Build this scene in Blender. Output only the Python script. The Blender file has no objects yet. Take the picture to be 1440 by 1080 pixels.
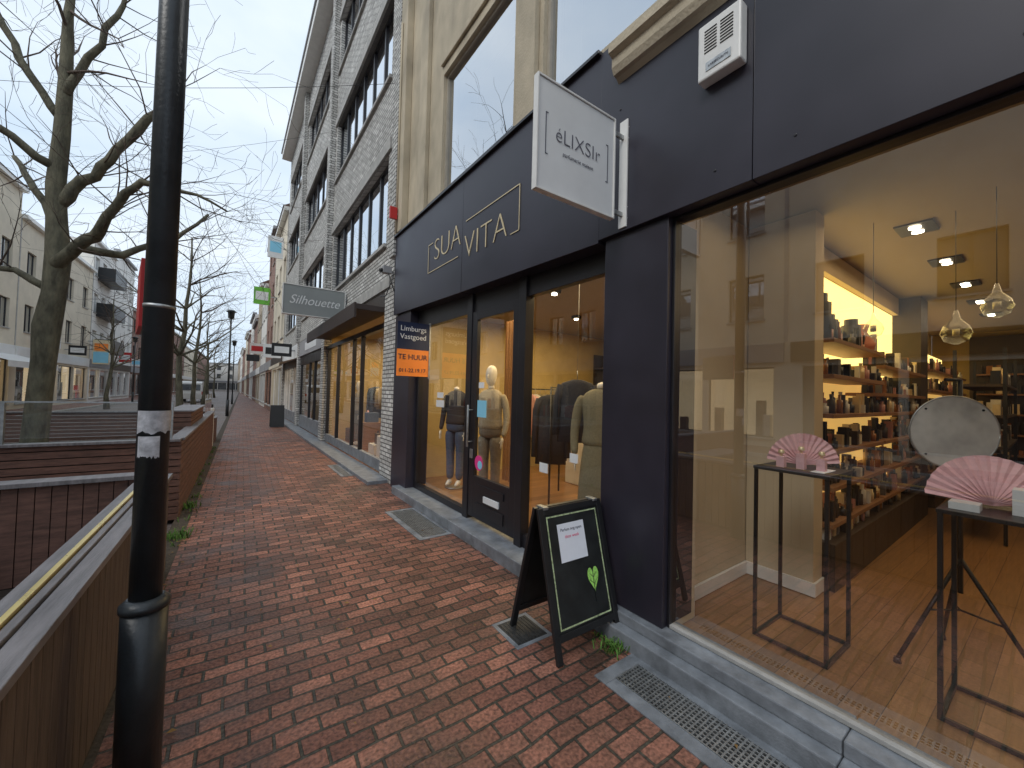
import bpy, math, random
from mathutils import Vector, Matrix, Euler
random.seed(7)
S=bpy.context.scene
COL=S.collection
# ---------------------------------------------------------------- materials
MATS={}
def new_mat(name):
    m=bpy.data.materials.new(name);m.use_nodes=True;nt=m.node_tree
    b=nt.nodes["Principled BSDF"];MATS[name]=m
    return m,nt,b
def N(nt,t,**kw):
    n=nt.nodes.new(t)
    for k,v in kw.items():
        try:n.inputs[k].default_value=v
        except Exception:setattr(n,k,v)
    return n
def c4(c,f=1):return (min(c[0]*f,1),min(c[1]*f,1),min(c[2]*f,1),1)
def pm(name,col,rough=.6,var=.15,scale=4,bump=.1,bscale=60,metal=0,spec=.5,stretch=(1,1,1)):
    if name in MATS:return MATS[name]
    m,nt,b=new_mat(name);L=nt.links.new
    tc=N(nt,"ShaderNodeTexCoord");mp=N(nt,"ShaderNodeMapping");mp.inputs["Scale"].default_value=stretch
    L(tc.outputs["Object"],mp.inputs["Vector"])
    n1=N(nt,"ShaderNodeTexNoise",Scale=scale,Detail=3.0,Roughness=.65);L(mp.outputs[0],n1.inputs["Vector"])
    r=N(nt,"ShaderNodeValToRGB");r.color_ramp.elements[0].position=.3;r.color_ramp.elements[1].position=.7
    r.color_ramp.elements[0].color=c4(col,1-var);r.color_ramp.elements[1].color=c4(col,1+var)
    L(n1.outputs["Fac"],r.inputs[0]);L(r.outputs[0],b.inputs["Base Color"])
    mr=N(nt,"ShaderNodeMapRange");mr.inputs["To Min"].default_value=max(rough-.12,.02);mr.inputs["To Max"].default_value=min(rough+.12,1)
    L(n1.outputs["Fac"],mr.inputs["Value"]);L(mr.outputs[0],b.inputs["Roughness"])
    b.inputs["Metallic"].default_value=metal;b.inputs["Specular IOR Level"].default_value=spec
    if bump>=.08:
        n2=N(nt,"ShaderNodeTexNoise",Scale=bscale,Detail=1.0);L(mp.outputs[0],n2.inputs["Vector"])
        bp=N(nt,"ShaderNodeBump",Strength=bump,Distance=.01);L(n2.outputs["Fac"],bp.inputs["Height"]);L(bp.outputs[0],b.inputs["Normal"])
    return m
def emis(name,col,st):
    m,nt,b=new_mat(name)
    b.inputs["Base Color"].default_value=c4(col);b.inputs["Emission Color"].default_value=c4(col);b.inputs["Emission Strength"].default_value=st
    return m
def glass(name,tint=(1,1,1),base=.04,gain=1.0,ripple=.0):
    m=bpy.data.materials.new(name);m.use_nodes=True;nt=m.node_tree;nt.nodes.clear();L=nt.links.new
    o=N(nt,"ShaderNodeOutputMaterial");t=N(nt,"ShaderNodeBsdfTransparent");t.inputs[0].default_value=c4(tint)
    g=N(nt,"ShaderNodeBsdfGlossy");g.inputs["Roughness"].default_value=.012;g.inputs["Color"].default_value=(.95,.97,1,1)
    ge=N(nt,"ShaderNodeNewGeometry");io=N(nt,"ShaderNodeMath",operation='MULTIPLY_ADD');io.inputs[1].default_value=-.83333;io.inputs[2].default_value=1.5;L(ge.outputs["Backfacing"],io.inputs[0])
    fr=N(nt,"ShaderNodeFresnel");L(io.outputs[0],fr.inputs["IOR"]);ma=N(nt,"ShaderNodeMath",operation='MULTIPLY_ADD');ma.inputs[1].default_value=gain;ma.inputs[2].default_value=base;ma.use_clamp=True
    L(fr.outputs[0],ma.inputs[0]);mx=N(nt,"ShaderNodeMixShader");L(ma.outputs[0],mx.inputs[0]);L(t.outputs[0],mx.inputs[1]);L(g.outputs[0],mx.inputs[2]);L(mx.outputs[0],o.inputs[0])
    if ripple>0:
        tc=N(nt,"ShaderNodeTexCoord");n=N(nt,"ShaderNodeTexNoise",Scale=.8,Detail=1.0);L(tc.outputs["Object"],n.inputs["Vector"])
        bp=N(nt,"ShaderNodeBump",Strength=ripple,Distance=.05);L(n.outputs["Fac"],bp.inputs["Height"]);L(bp.outputs[0],g.inputs["Normal"])
    MATS[name]=m;return m
def brick(name,c1,c2,mortar,w,h,ms,wall=True,rough=.8,dirt=.35,dscale=.8,bump=.6,dirtcol=(.03,.03,.025),off=.5,wet=0.,fine=.35,cell=0.):
    m,nt,b=new_mat(name);L=nt.links.new
    def MA(op,a,bb=None,c=None):
        n=N(nt,"ShaderNodeMath",operation=op)
        for i,v in enumerate((a,bb,c)):
            if v is None:continue
            if isinstance(v,(int,float)):n.inputs[i].default_value=v
            else:L(v,n.inputs[i])
        return n.outputs[0]
    tc=N(nt,"ShaderNodeTexCoord");sp=N(nt,"ShaderNodeSeparateXYZ");L(tc.outputs["Object"],sp.inputs[0])
    cb=N(nt,"ShaderNodeCombineXYZ")
    if wall:
        ad=N(nt,"ShaderNodeMath",operation='ADD');L(sp.outputs[0],ad.inputs[0]);L(sp.outputs[1],ad.inputs[1]);L(ad.outputs[0],cb.inputs[0]);L(sp.outputs[2],cb.inputs[1])
        vec=cb.outputs[0]
    else:
        nz=N(nt,"ShaderNodeTexNoise",Scale=2.5,Detail=1.0);L(tc.outputs["Object"],nz.inputs["Vector"])
        v1=N(nt,"ShaderNodeVectorMath",operation='SCALE');v1.inputs["Scale"].default_value=.04
        L(nz.outputs["Color"],v1.inputs[0])
        L(sp.outputs[0],cb.inputs[0]);L(sp.outputs[1],cb.inputs[1])
        v2=N(nt,"ShaderNodeVectorMath",operation='ADD');L(cb.outputs[0],v2.inputs[0]);L(v1.outputs[0],v2.inputs[1]);vec=v2.outputs[0]
    br=N(nt,"ShaderNodeTexBrick");br.offset=off
    for k,v in (("Color1",c4(c1)),("Color2",c4(c2)),("Mortar",c4(mortar)),("Scale",1.0),("Mortar Size",ms),("Mortar Smooth",.3),("Bias",0.0),("Brick Width",w),("Row Height",h)):br.inputs[k].default_value=v
    L(vec,br.inputs["Vector"])
    n1=N(nt,"ShaderNodeTexNoise",Scale=dscale,Detail=5.0,Roughness=.7);L(tc.outputs["Object"],n1.inputs["Vector"])
    r=N(nt,"ShaderNodeValToRGB");r.color_ramp.elements[0].position=.42;r.color_ramp.elements[1].position=.68
    r.color_ramp.elements[0].color=(0,0,0,1);r.color_ramp.elements[1].color=(dirt,dirt,dirt,1);L(n1.outputs["Fac"],r.inputs[0])
    mx=N(nt,"ShaderNodeMix");mx.data_type='RGBA';L(r.outputs[0],mx.inputs[0]);L(br.outputs["Color"],mx.inputs[6]);mx.inputs[7].default_value=c4(dirtcol)
    n2=N(nt,"ShaderNodeTexNoise",Scale=55.0,Detail=2.0);L(tc.outputs["Object"],n2.inputs["Vector"])
    hv=N(nt,"ShaderNodeMapRange");hv.inputs["From Min"].default_value=.3;hv.inputs["From Max"].default_value=.7;hv.inputs["To Min"].default_value=1-fine;hv.inputs["To Max"].default_value=1+fine;L(n2.outputs["Fac"],hv.inputs["Value"])
    scale=hv.outputs[0];hcell=None
    if cell>0:   # value and height change brick by brick
        s2=N(nt,"ShaderNodeSeparateXYZ");L(vec,s2.inputs[0])
        row=MA('FLOOR',MA('DIVIDE',s2.outputs[1],h))
        par_=MA('FLOORED_MODULO',row,2.0);sh_=MA('MULTIPLY',MA('SUBTRACT',1.0,par_),w*off)
        colm=MA('FLOOR',MA('DIVIDE',MA('ADD',s2.outputs[0],sh_),w))
        c2_=N(nt,"ShaderNodeCombineXYZ");L(colm,c2_.inputs[0]);L(row,c2_.inputs[1])
        wn=N(nt,"ShaderNodeTexWhiteNoise");L(c2_.outputs[0],wn.inputs["Vector"])
        pw=MA('MULTIPLY_ADD',wn.outputs["Value"],cell*2,1-cell);scale=MA('MULTIPLY',scale,pw);hcell=wn.outputs["Value"]
    ml=N(nt,"ShaderNodeVectorMath",operation='SCALE');L(mx.outputs[2],ml.inputs[0]);L(scale,ml.inputs["Scale"])
    L(ml.outputs[0],b.inputs["Base Color"])
    rr=N(nt,"ShaderNodeMapRange");rr.inputs["From Min"].default_value=.35;rr.inputs["From Max"].default_value=.65;rr.inputs["To Min"].default_value=rough;rr.inputs["To Max"].default_value=max(rough-wet,.1)
    L(n1.outputs["Fac"],rr.inputs["Value"]);L(rr.outputs[0],b.inputs["Roughness"])
    h1=MA('MULTIPLY_ADD',br.outputs["Fac"],-1.0,MA('MULTIPLY',n2.outputs["Fac"],.5))
    if hcell is not None:h1=MA('ADD',h1,MA('MULTIPLY',hcell,.25))
    bp=N(nt,"ShaderNodeBump",Strength=bump,Distance=.012);L(h1,bp.inputs["Height"]);L(bp.outputs[0],b.inputs["Normal"])
    return m
M_pave=brick("paving_clinker",(.33,.142,.094),(.175,.072,.05),(.05,.046,.034),.2,.1,.0085,wall=False,rough=.72,dirt=.72,dscale=1.9,bump=1.0,wet=.30,dirtcol=(.06,.043,.034),fine=.5,cell=.32)
M_road=brick("road_clinker",(.25,.19,.165),(.18,.14,.125),(.1,.09,.08),.2,.1,.006,wall=False,rough=.75,dirt=.4,dscale=.5,wet=.3)
M_wbrick=brick("pale_brick",(.68,.67,.64),(.46,.45,.425),(.12,.115,.11),.22,.075,.011,rough=.9,dirt=.3,dscale=.7,bump=1.0,dirtcol=(.2,.19,.17),fine=.25,cell=.15)
M_rbrick=brick("red_brick",(.36,.17,.12),(.27,.13,.09),(.3,.27,.24),.21,.065,.01,rough=.9,dirt=.3)
M_ybrick=brick("yellow_brick",(.55,.45,.33),(.45,.36,.26),(.3,.27,.23),.21,.065,.01,rough=.9,dirt=.3,dirtcol=(.2,.16,.12))
M_dark=pm("dark_panel",(.029,.026,.038),.36,.25,1.2,.0,spec=.45)
M_darkf=pm("dark_frame",(.016,.015,.018),.35,.1,3,.0)
M_beige=pm("beige_stone",(.46,.395,.29),.85,.28,1.6,.45,70,stretch=(1,1,.6))
M_white=pm("white_render",(.74,.72,.68),.85,.08,.8,.1,50)
M_cream=pm("cream_render",(.66,.59,.47),.85,.1,.8,.1,50)
M_greyr=pm("grey_render",(.30,.30,.31),.8,.12,.8,.1,50)
M_whitep=pm("white_paint",(.76,.75,.72),.4,.06,6,.0)
M_signw=pm("sign_white",(.74,.75,.75),.35,.05,3,.0)
M_signg=pm("sign_grey",(.27,.29,.285),.5,.06,2,.0)
M_blue=pm("bluestone",(.20,.215,.235),.5,.35,6,.3,90)
M_conc=pm("concrete_grey",(.38,.37,.35),.85,.2,5,.3,80)
M_soil=pm("soil",(.07,.055,.04),.95,.4,14,.8,50)
M_steel=pm("galvanised_steel",(.40,.41,.41),.4,.25,20,.0,90,metal=.8)
M_iron=pm("cast_iron",(.07,.068,.065),.55,.3,20,.3,90,metal=.5)
M_pole=pm("pole_paint",(.024,.029,.033),.40,.3,8,.12,60)
M_tape=pm("grey_tape",(.5,.5,.53),.5,.35,25,.2)
M_slatd=pm("weathered_slats",(.115,.085,.068),.75,.45,6,.3,60,stretch=(8,8,.6))
M_slatr=pm("red_brown_slats",(.15,.075,.055),.7,.4,6,.3,60,stretch=(1,1,6))
M_cap=pm("weathered_cap",(.19,.175,.18),.5,.35,5,.3,40,stretch=(6,.6,1))
M_brass=pm("brass_strip",(.85,.66,.25),.3,.1,5,.0,metal=.7)
M_deck=pm("deck_boards",(.06,.048,.04),.5,.35,6,.2,50)
M_bark=pm("bark",(.125,.115,.078),.9,.5,9,1.0,45,stretch=(1,1,.35))
M_twig=pm("twig_bark",(.10,.072,.055),.9,.3,9,.0)
M_gold=pm("gold_letters",(.74,.60,.36),.35,.05,5,.0,metal=.4)
M_black=pm("black_paint",(.014,.014,.015),.4,.2,8,.0)
M_chalkb=pm("chalkboard",(.014,.016,.016),.5,.6,7,.0)
M_chalkg=pm("green_chalk",(.36,.70,.14),.9,.35,60,.1)
M_chalkl=pm("chalk_line",(.42,.5,.28),.9,.5,40,.1)
M_paper=pm("paper",(.80,.82,.88),.8,.03,8,.0)
M_ink=pm("ink_grey",(.10,.10,.13),.8,.05,4,0)
M_pinkink=pm("ink_pink",(.75,.15,.25),.8,.05,4,0)
M_navy=pm("sign_navy",(.012,.022,.06),.4,.05,4,0)
M_orange=pm("sign_orange",(.95,.27,.04),.45,.04,4,0)
M_red=pm("sign_red",(.5,.02,.02),.45,.05,4,0)
M_green=pm("sign_green",(.15,.5,.05),.5,.05,4,0)
M_cyan=pm("sign_cyan",(.25,.6,.8),.5,.05,4,0)
M_grass=pm("weed_green",(.09,.2,.03),.8,.4,30,.0)
M_leaf=pm("fallen_leaf",(.28,.16,.05),.8,.3,30,.0)
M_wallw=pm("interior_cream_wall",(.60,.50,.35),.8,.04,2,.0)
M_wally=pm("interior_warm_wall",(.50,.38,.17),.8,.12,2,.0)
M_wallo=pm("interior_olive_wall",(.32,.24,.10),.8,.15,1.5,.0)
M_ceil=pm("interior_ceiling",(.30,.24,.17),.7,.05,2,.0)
M_shelf=pm("shelf_wood",(.26,.13,.06),.45,.2,6,.0,stretch=(1,8,8))
M_dkwood=pm("dark_wood",(.045,.03,.02),.5,.2,6,.0)
M_gap=pm("rubber_and_gap_shade",(.01,.01,.01),.9,.1,4,0)  # tyre rubber; elsewhere near-black colour standing in for shade in gaps and slots
M_pink=pm("pink_paper",(.78,.45,.47),.6,.1,30,.0)
M_skinm=pm("mannequin_white",(.75,.70,.62),.4,.03,8,.0)
M_knit=pm("knit_olive",(.24,.21,.13),.95,.15,60,.8,220)
M_knitb=pm("knit_beige",(.40,.34,.25),.95,.2,60,.8,220)
M_trouser=pm("trousers_taupe",(.22,.19,.15),.9,.2,20,.4,200)
M_jeans=pm("jeans",(.06,.09,.16),.9,.2,30,.3,200)
M_jacket=pm("dark_jacket",(.03,.03,.04),.85,.2,30,.3,200)
M_glass=glass("shop_glass",(.93,.94,.93),.15,1.4)
M_glass2=glass("shopfront_glass",(.95,.96,.95),.07,1.3)
M_glassw=glass("upper_glass",(.6,.68,.72),.50,1.0,ripple=.04)
M_glassc=glass("clear_glass",(.90,.95,.93),.05,1.2)
M_glassf=pm("far_window_glass",(.06,.065,.07),.14,.7,.6,0,spec=1.0)
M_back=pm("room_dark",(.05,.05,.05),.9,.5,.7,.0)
M_curt=pm("curtain",(.45,.44,.41),.9,.15,2,.0,stretch=(1,12,.3))
E_spot=emis("spot_lamp",(1,.86,.62),14)
E_shelf=emis("shelf_light",(1,.72,.22),2.4)
E_shelf2=emis("shelf_light_low",(1,.6,.16),.7)
E_shopfar=emis("lit_shop_interior",(1,.8,.5),.55)
def woodfloor():
    m,nt,b=new_mat("oak_floor");L=nt.links.new
    tc=N(nt,"ShaderNodeTexCoord");br=N(nt,"ShaderNodeTexBrick");br.offset=.37
    for k,v in (("Color1",(.33,.175,.07,1)),("Color2",(.22,.115,.046,1)),("Mortar",(.09,.045,.02,1)),("Scale",1.0),("Mortar Size",.002),("Brick Width",1.6),("Row Height",.14)):br.inputs[k].default_value=v
    L(tc.outputs["Object"],br.inputs["Vector"])
    mp=N(nt,"ShaderNodeMapping");mp.inputs["Scale"].default_value=(2,30,1);L(tc.outputs["Object"],mp.inputs[0])
    n=N(nt,"ShaderNodeTexNoise",Scale=2.0,Detail=4.0);L(mp.outputs[0],n.inputs["Vector"])
    hv=N(nt,"ShaderNodeMapRange");hv.inputs["To Min"].default_value=.6;hv.inputs["To Max"].default_value=1.4;L(n.outputs["Fac"],hv.inputs["Value"])
    ml=N(nt,"ShaderNodeVectorMath",operation='SCALE');L(br.outputs["Color"],ml.inputs[0]);L(hv.outputs[0],ml.inputs["Scale"]);L(ml.outputs[0],b.inputs["Base Color"])
    b.inputs["Roughness"].default_value=.3
    return m
M_floor=woodfloor()
# ---------------------------------------------------------------- mesh builder
class MB:
    def __init__(s,M=None):
        s.v=[];s.f=[];s.m=[];s.mats=[];s.sm=[];s.M=M
    def mi(s,mat):
        if mat not in s.mats:s.mats.append(mat)
        return s.mats.index(mat)
    def add(s,vs,fs,mat,smooth=False,T=None):
        o=len(s.v)
        for p in vs:
            p=Vector(p)
            if T is not None:p=T@p
            if s.M is not None:p=s.M@p
            s.v.append(p)
        k=s.mi(mat);flip=s.M is not None and s.M.determinant()<0
        for f in fs:
            sm=smooth and len(f)<=4
            f=[o+i for i in f]
            if flip:f=f[::-1]
            s.f.append(f);s.m.append(k);s.sm.append(sm)
    def box(s,x0,x1,y0,y1,z0,z1,mat,T=None):
        x0,x1=sorted((x0,x1));y0,y1=sorted((y0,y1));z0,z1=sorted((z0,z1))
        s.add([(x0,y0,z0),(x1,y0,z0),(x1,y1,z0),(x0,y1,z0),(x0,y0,z1),(x1,y0,z1),(x1,y1,z1),(x0,y1,z1)],
              [(0,3,2,1),(4,5,6,7),(0,1,5,4),(1,2,6,5),(2,3,7,6),(3,0,4,7)],mat,T=T)
    def quad(s,a,b,c,d,mat,T=None):s.add([a,b,c,d],[(0,1,2,3)],mat,T=T)
    def loft(s,rings,mat,n=16,cap=True,smooth=True,T=None):
        vs=[];fs=[]
        for (cx,cy,cz,rx,ry) in rings:
            for i in range(n):
                a=2*math.pi*i/n;vs.append((cx+rx*math.cos(a),cy+ry*math.sin(a),cz))
        for j in range(len(rings)-1):
            for i in range(n):
                k=(i+1)%n;fs.append((j*n+i,j*n+k,(j+1)*n+k,(j+1)*n+i))
        if cap:
            fs.append(tuple(range(n))[::-1]);fs.append(tuple((len(rings)-1)*n+i for i in range(n)))
        s.add(vs,fs,mat,smooth,T)
    def tube(s,pts,rad,mat,n=6,smooth=True,T=None,cap=True):
        pts=[Vector(p) for p in pts];vs=[];fs=[]
        if not hasattr(rad,'__len__'):rad=[rad]*len(pts)
        u=None
        for i,p in enumerate(pts):
            d=(pts[min(i+1,len(pts)-1)]-pts[max(i-1,0)])
            if d.length<1e-9:d=Vector((0,0,1))
            d.normalize()
            if u is None:
                u=d.cross(Vector((0,0,1)))
                if u.length<.1:u=d.cross(Vector((1,0,0)))
            u=(u-d*u.dot(d))
            if u.length<1e-6:u=d.cross(Vector((1,0,.3)))
            u.normalize();w=d.cross(u)
            for k in range(n):
                a=2*math.pi*k/n;vs.append(p+(u*math.cos(a)+w*math.sin(a))*rad[i])
        for j in range(len(pts)-1):
            for i in range(n):
                k=(i+1)%n;fs.append((j*n+i,j*n+k,(j+1)*n+k,(j+1)*n+i))
        if cap:
            fs.append(tuple(range(n))[::-1]);fs.append(tuple((len(pts)-1)*n+i for i in range(n)))
        s.add(vs,fs,mat,smooth,T)
    def build(s,name,parent=None,bevel=0):
        me=bpy.data.meshes.new(name);me.from_pydata([tuple(p) for p in s.v],[],s.f)
        for m in s.mats:me.materials.append(m)
        me.polygons.foreach_set("material_index",s.m);me.polygons.foreach_set("use_smooth",s.sm);me.update()
        ob=bpy.data.objects.new(name,me);COL.objects.link(ob)
        if bevel>0:
            b=ob.modifiers.new("bevel",'BEVEL');b.width=bevel;b.segments=2;b.limit_method='ANGLE'
        if parent:par(ob,parent)
        return ob
def par(ob,p):
    ob.parent=p;ob.matrix_parent_inverse=Matrix.Translation(p.location).inverted()
def empty(name,loc=(0,0,0)):
    e=bpy.data.objects.new(name,None);e.location=loc;e.empty_display_size=.2;COL.objects.link(e);return e
def text(name,body,loc,size,mat,parent,rot=(90,0,0),M=None,ext=.002,align='CENTER',sx=1,shear=0,off=0):
    c=bpy.data.curves.new(name,'FONT');c.body=body;c.size=size;c.extrude=ext;c.align_x=align;c.align_y='CENTER';c.shear=shear;c.offset=off
    c.materials.append(mat);o=bpy.data.objects.new(name,c)
    mat4=Matrix.Translation(loc)@Euler([math.radians(a) for a in rot]).to_matrix().to_4x4()@Matrix.Diagonal((sx,1,1,1))
    if M is not None:mat4=M@mat4
    COL.objects.link(o)
    l,r,sc=mat4.decompose();o.location=l;o.rotation_mode='QUATERNION';o.rotation_quaternion=r;o.scale=sc
    if parent:par(o,parent)
    return o
FRONT=(90,0,-90)
ROT=math.radians(1.2)
MR=Matrix.Translation((2.34,0,0))@Matrix.Rotation(ROT,4,'Z')
def ML(x=-10.5):return Matrix.Translation((x,0,0))@Matrix.Diagonal((-1,1,1,1))
def area(name,loc,sx,sy,power,col,parent,M,rot=(0,0,0)):
    l=bpy.data.lights.new(name,'AREA');l.shape='RECTANGLE';l.size=sx;l.size_y=sy;l.energy=power;l.color=col
    o=bpy.data.objects.new(name,l);COL.objects.link(o);p=M@Vector(loc);o.location=p
    o.rotation_euler=[math.radians(a) for a in rot]
    if parent:par(o,parent)
def facade(root,M,y0,y1,z0,z1,ops,wall,frame,depth=.22,gm=None,sill=None,rec=.12,fw=.05,curtains=.4):
    gm=gm or M_glassw
    b=MB(M)
    ys=sorted({y0,y1}|{min(max(v,y0),y1) for o in ops for v in o[:2]})
    for a,c in zip(ys[:-1],ys[1:]):
        mid=(a+c)/2;cuts=sorted([(o[2],o[3]) for o in ops if o[0]<mid<o[1]]);z=z0
        for (p,q) in cuts:
            if p>z:b.box(0,depth,a,c,z,p,wall)
            z=q
        if z1>z:b.box(0,depth,a,c,z,z1,wall)
    b.build("walls",root)
    fr=MB(M);g=MB(M);it=MB(M)
    for o in ops:
        a,c,p,q=o[:4];nm=o[4] if len(o)>4 else 1
        x0,x1=rec,rec+.05
        fr.box(x0,x1,a,a+fw,p,q,frame);fr.box(x0,x1,c-fw,c,p,q,frame)
        fr.box(x0,x1,a+fw,c-fw,p,p+fw,frame);fr.box(x0,x1,a+fw,c-fw,q-fw,q,frame)
        for i in range(1,nm):
            y=a+(c-a)*i/nm;fr.box(x0-.004,x1-.004,y-fw*.6,y+fw*.6,p+fw,q-fw,frame)
        shopw=p<.6 and gm!=M_glassf
        g.quad((rec+.03,a,p),(rec+.03,a,q),(rec+.03,c,q),(rec+.03,c,p),M_glass if shopw else gm)
        if gm!=M_glassf:
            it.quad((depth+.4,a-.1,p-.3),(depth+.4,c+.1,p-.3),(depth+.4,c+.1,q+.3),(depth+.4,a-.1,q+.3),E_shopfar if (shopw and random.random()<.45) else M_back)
            if shopw:
                for k in range(3):
                    yy=random.uniform(a,c-.3);it.box(depth+.05,depth+.3,yy,yy+.25,p,p+random.uniform(.4,1.3),random.choice([M_dkwood,M_signw,M_red,M_knitb,M_jacket]))
            elif random.random()<curtains:
                hh=q-(q-p)*random.choice([.3,.5,1,1]);it.quad((depth+.05,a,hh),(depth+.05,c,hh),(depth+.05,c,q),(depth+.05,a,q),M_curt)
        if sill is not None:fr.box(-.06,rec,a-.05,c+.05,p-.06,p+.002,sill)
    fr.build("window_frames",root);g.build("window_panes",root)
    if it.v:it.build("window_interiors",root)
def body(root,M,y0,y1,z0,z1,wall,x0=.66,x1=9,roof=None):
    b=MB(M);b.box(x0,x1,y0,y1,z0,z1-.004,wall)
    b.box(.22,x0,y0,y0+.02,z0,z1-.004,wall);b.box(.22,x0,y1-.02,y1,z0,z1-.004,wall);b.box(.22,x0,y0,y1,z1-.1,z1-.006,wall)
    b.build("building_body",root)
# ---------------------------------------------------------------- ground
b=MB();b.quad((-300,-120,-.10),(300,-120,-.10),(300,500,-.10),(-300,500,-.10),pm("ground_mat",(.12,.11,.1),.9));b.build("ground")
b=MB();b.box(-8.3,-.62,-30,220,-.2,-.06,M_road);b.build("road")
b=MB();b.box(-.47,2.6,-12,220,-.2,0,M_pave);b.build("pavement")
b=MB();b.box(-.62,-.47,-12,220,-.2,.003,M_soil);b.build("soil_strip")
b=MB();b.box(-10.6,-8.45,-30,220,-.2,.04,M_pave);b.box(-8.45,-8.3,-30,220,-.2,.05,M_conc);b.build("pavement.001")
# ---------------------------------------------------------------- SHOP BUILDING (near)
shop=empty("beige_shop_building",(2.34,2,0))
ops=[(3.40,5.16,4.44,6.2,1),(.7,2.92,4.44,6.2,1),(-3.0,-.2,4.44,6.2,2),(3.40,5.12,7.6,9.3,1),(.7,2.92,7.6,9.3,1),(-3.0,-.2,7.6,9.3,2)]
facade(shop,MR,-4,6.72,4.32,11.5,ops,M_beige,pm("beige_frame",(.36,.32,.26),.6),sill=None,rec=.05,fw=.04,curtains=0)
b=MB(MR)
for y in (2.92,5.55):
    b.box(-.07,0,y+.06,y+.34,4.34,11.5,M_beige)
b.box(-.12,.0,6.42,6.715,4.34,11.5,M_beige)
b.box(-.04,-.002,3.3,5.2,6.33,6.43,M_beige);b.box(-.04,-.002,.6,2.9,6.33,6.43,M_beige)
b.box(-.06,-.002,3.3,5.5,4.34,4.42,M_darkf)
b.build("pilasters",shop,.01)
body(shop,MR,-4,6.72,4.32,11.5,M_beige)
b=MB(MR)
prof=[(0,.0),(-.09,.0),(-.12,.03),(-.15,.035),(-.17,.08),(-.17,.15),(-.21,.17),(-.21,.22),(0,.25)]
n=len(prof)
vs=[(x,1.92,3.95+z) for x,z in prof]+[(x,-4,3.95+z) for x,z in prof]
b.add(vs,[(i,i+1,n+i+1,n+i) for i in range(n-1)]+[tuple(range(n))[::-1],tuple(range(n,2*n))],M_beige)
b.build("stone_cornice",shop)
b=MB(MR)
def fas(y0,y1,z00,z01,z10,z11,x=-.09):
    b.add([(x,y0,z00),(x,y1,z10),(x,y1,z11),(x,y0,z01),(.12,y0,z00),(.12,y1,z10),(.12,y1,z11),(.12,y0,z01)],
          [(0,1,2,3)[::-1],(4,5,6,7),(0,4,5,1)[::-1],(3,2,6,7),(0,3,7,4),(1,5,6,2)],M_dark)
fas(4.3,6.72,2.875,4.30,2.95,4.30,-.085);fas(2.09,4.294,2.82,4.30,2.875,4.30,-.085)
fas(1.0,2.085,2.84,4.30,2.84,4.30,-.09);fas(-1.6,.994,2.84,4.30,2.84,4.30,-.09);fas(-4,-1.606,2.84,4.3,2.84,4.3,-.09)
b.box(-.12,.02,2.1,6.75,4.302,4.33,M_darkf)
for y in (1.9,1.2,.8,.1,-.6):
    for z in (2.98,3.75):b.loft([(0,0,0,.008,.008),(0,0,.004,.008,.008)],M_darkf,8,T=Matrix.Translation((-.091,y,z))@Matrix.Rotation(math.radians(-90),4,'Y'))
b.build("dark_fascia",shop,.004)
b=MB(MR)
b.box(-.05,.3,1.52,2.05,.172,2.838,M_dark)
b.box(-.05,.3,6.02,6.715,.01,2.93,M_dark)
b.box(-.02,.25,-4,-2.6,.172,2.838,M_dark)
b.build("dark_pillars",shop,.004)
b=MB(MR)
b.box(-.19,.06,.6,2.06,-.1,.1,M_blue);b.box(-.11,.12,.6,2.05,.1,.17,M_blue)
b.box(-.19,.06,-.9,.596,-.1,.1,M_blue);b.box(-.11,.12,-.9,.596,.1,.17,M_blue);b.box(-.19,.06,-4,-.904,-.1,.1,M_blue);b.box(-.11,.12,-4,-.904,.1,.17,M_blue)
b.box(-.17,.2,2.064,4.3,-.1,.12,M_blue);b.box(-.17,.2,4.304,6.3,-.1,.12,M_blue)
b.build("stone_plinth",shop,.008)
b=MB(MR)
b.box(.0,.05,1.50,1.518,.172,2.838,M_darkf);b.box(0,.05,-2.6,1.5,.172,.195,M_conc);b.box(0,.05,-2.6,1.5,2.82,2.838,M_darkf)
b.build("window_frame",shop,.003)
b=MB(MR);b.quad((.03,-2.6,.195),(.03,-2.6,2.82),(.03,1.5,2.82),(.03,1.5,.195),M_glass);b.build("shop_window_glass",shop)
b=MB(MR);x0,x1=.08,.16
b.box(x0,x1,5.94,6.02,.12,2.93,M_darkf);b.box(x0,x1,4.36,5.94,.12,.2,M_darkf);b.box(x0,x1,4.36,5.94,2.64,2.95,M_darkf)
b.box(x0-.03,x1,4.24,4.36,.12,2.95,M_darkf)
b.box(x0-.03,x1,3.16,3.27,.12,2.95,M_darkf)
b.box(x0,x1,3.27,4.24,2.64,2.95,M_darkf)
b.box(x0,x1,2.05,3.16,2.64,2.95,M_darkf);b.box(x0,x1,2.05,3.16,.12,.25,M_darkf);b.box(x0,x1,2.05,2.08,.25,2.64,M_darkf)
b.build("shopfront_frame",shop,.004)
b=MB(MR);x0,x1=.06,.11
b.box(x0,x1,4.12,4.235,.17,2.635,M_darkf);b.box(x0,x1,3.275,3.38,.17,2.635,M_darkf);b.box(x0,x1,3.38,4.12,2.53,2.635,M_darkf);b.box(x0,x1,3.38,4.12,.17,.66,M_darkf)
b.box(x0-.012,x0-.001,3.47,4.04,.24,.36,M_darkf);b.box(x0-.012,x0-.001,3.47,4.04,.5,.58,M_darkf)
b.box(x0-.02,x0-.001,3.55,3.86,.40,.47,M_signw)
b.tube([(x0-.07,4.17,1.0),(x0-.07,4.17,1.5)],.014,M_steel,8);b.tube([(x0,4.17,1.06),(x0-.07,4.17,1.06)],.009,M_steel,6);b.tube([(x0,4.17,1.44),(x0-.07,4.17,1.44)],.009,M_steel,6)
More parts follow.
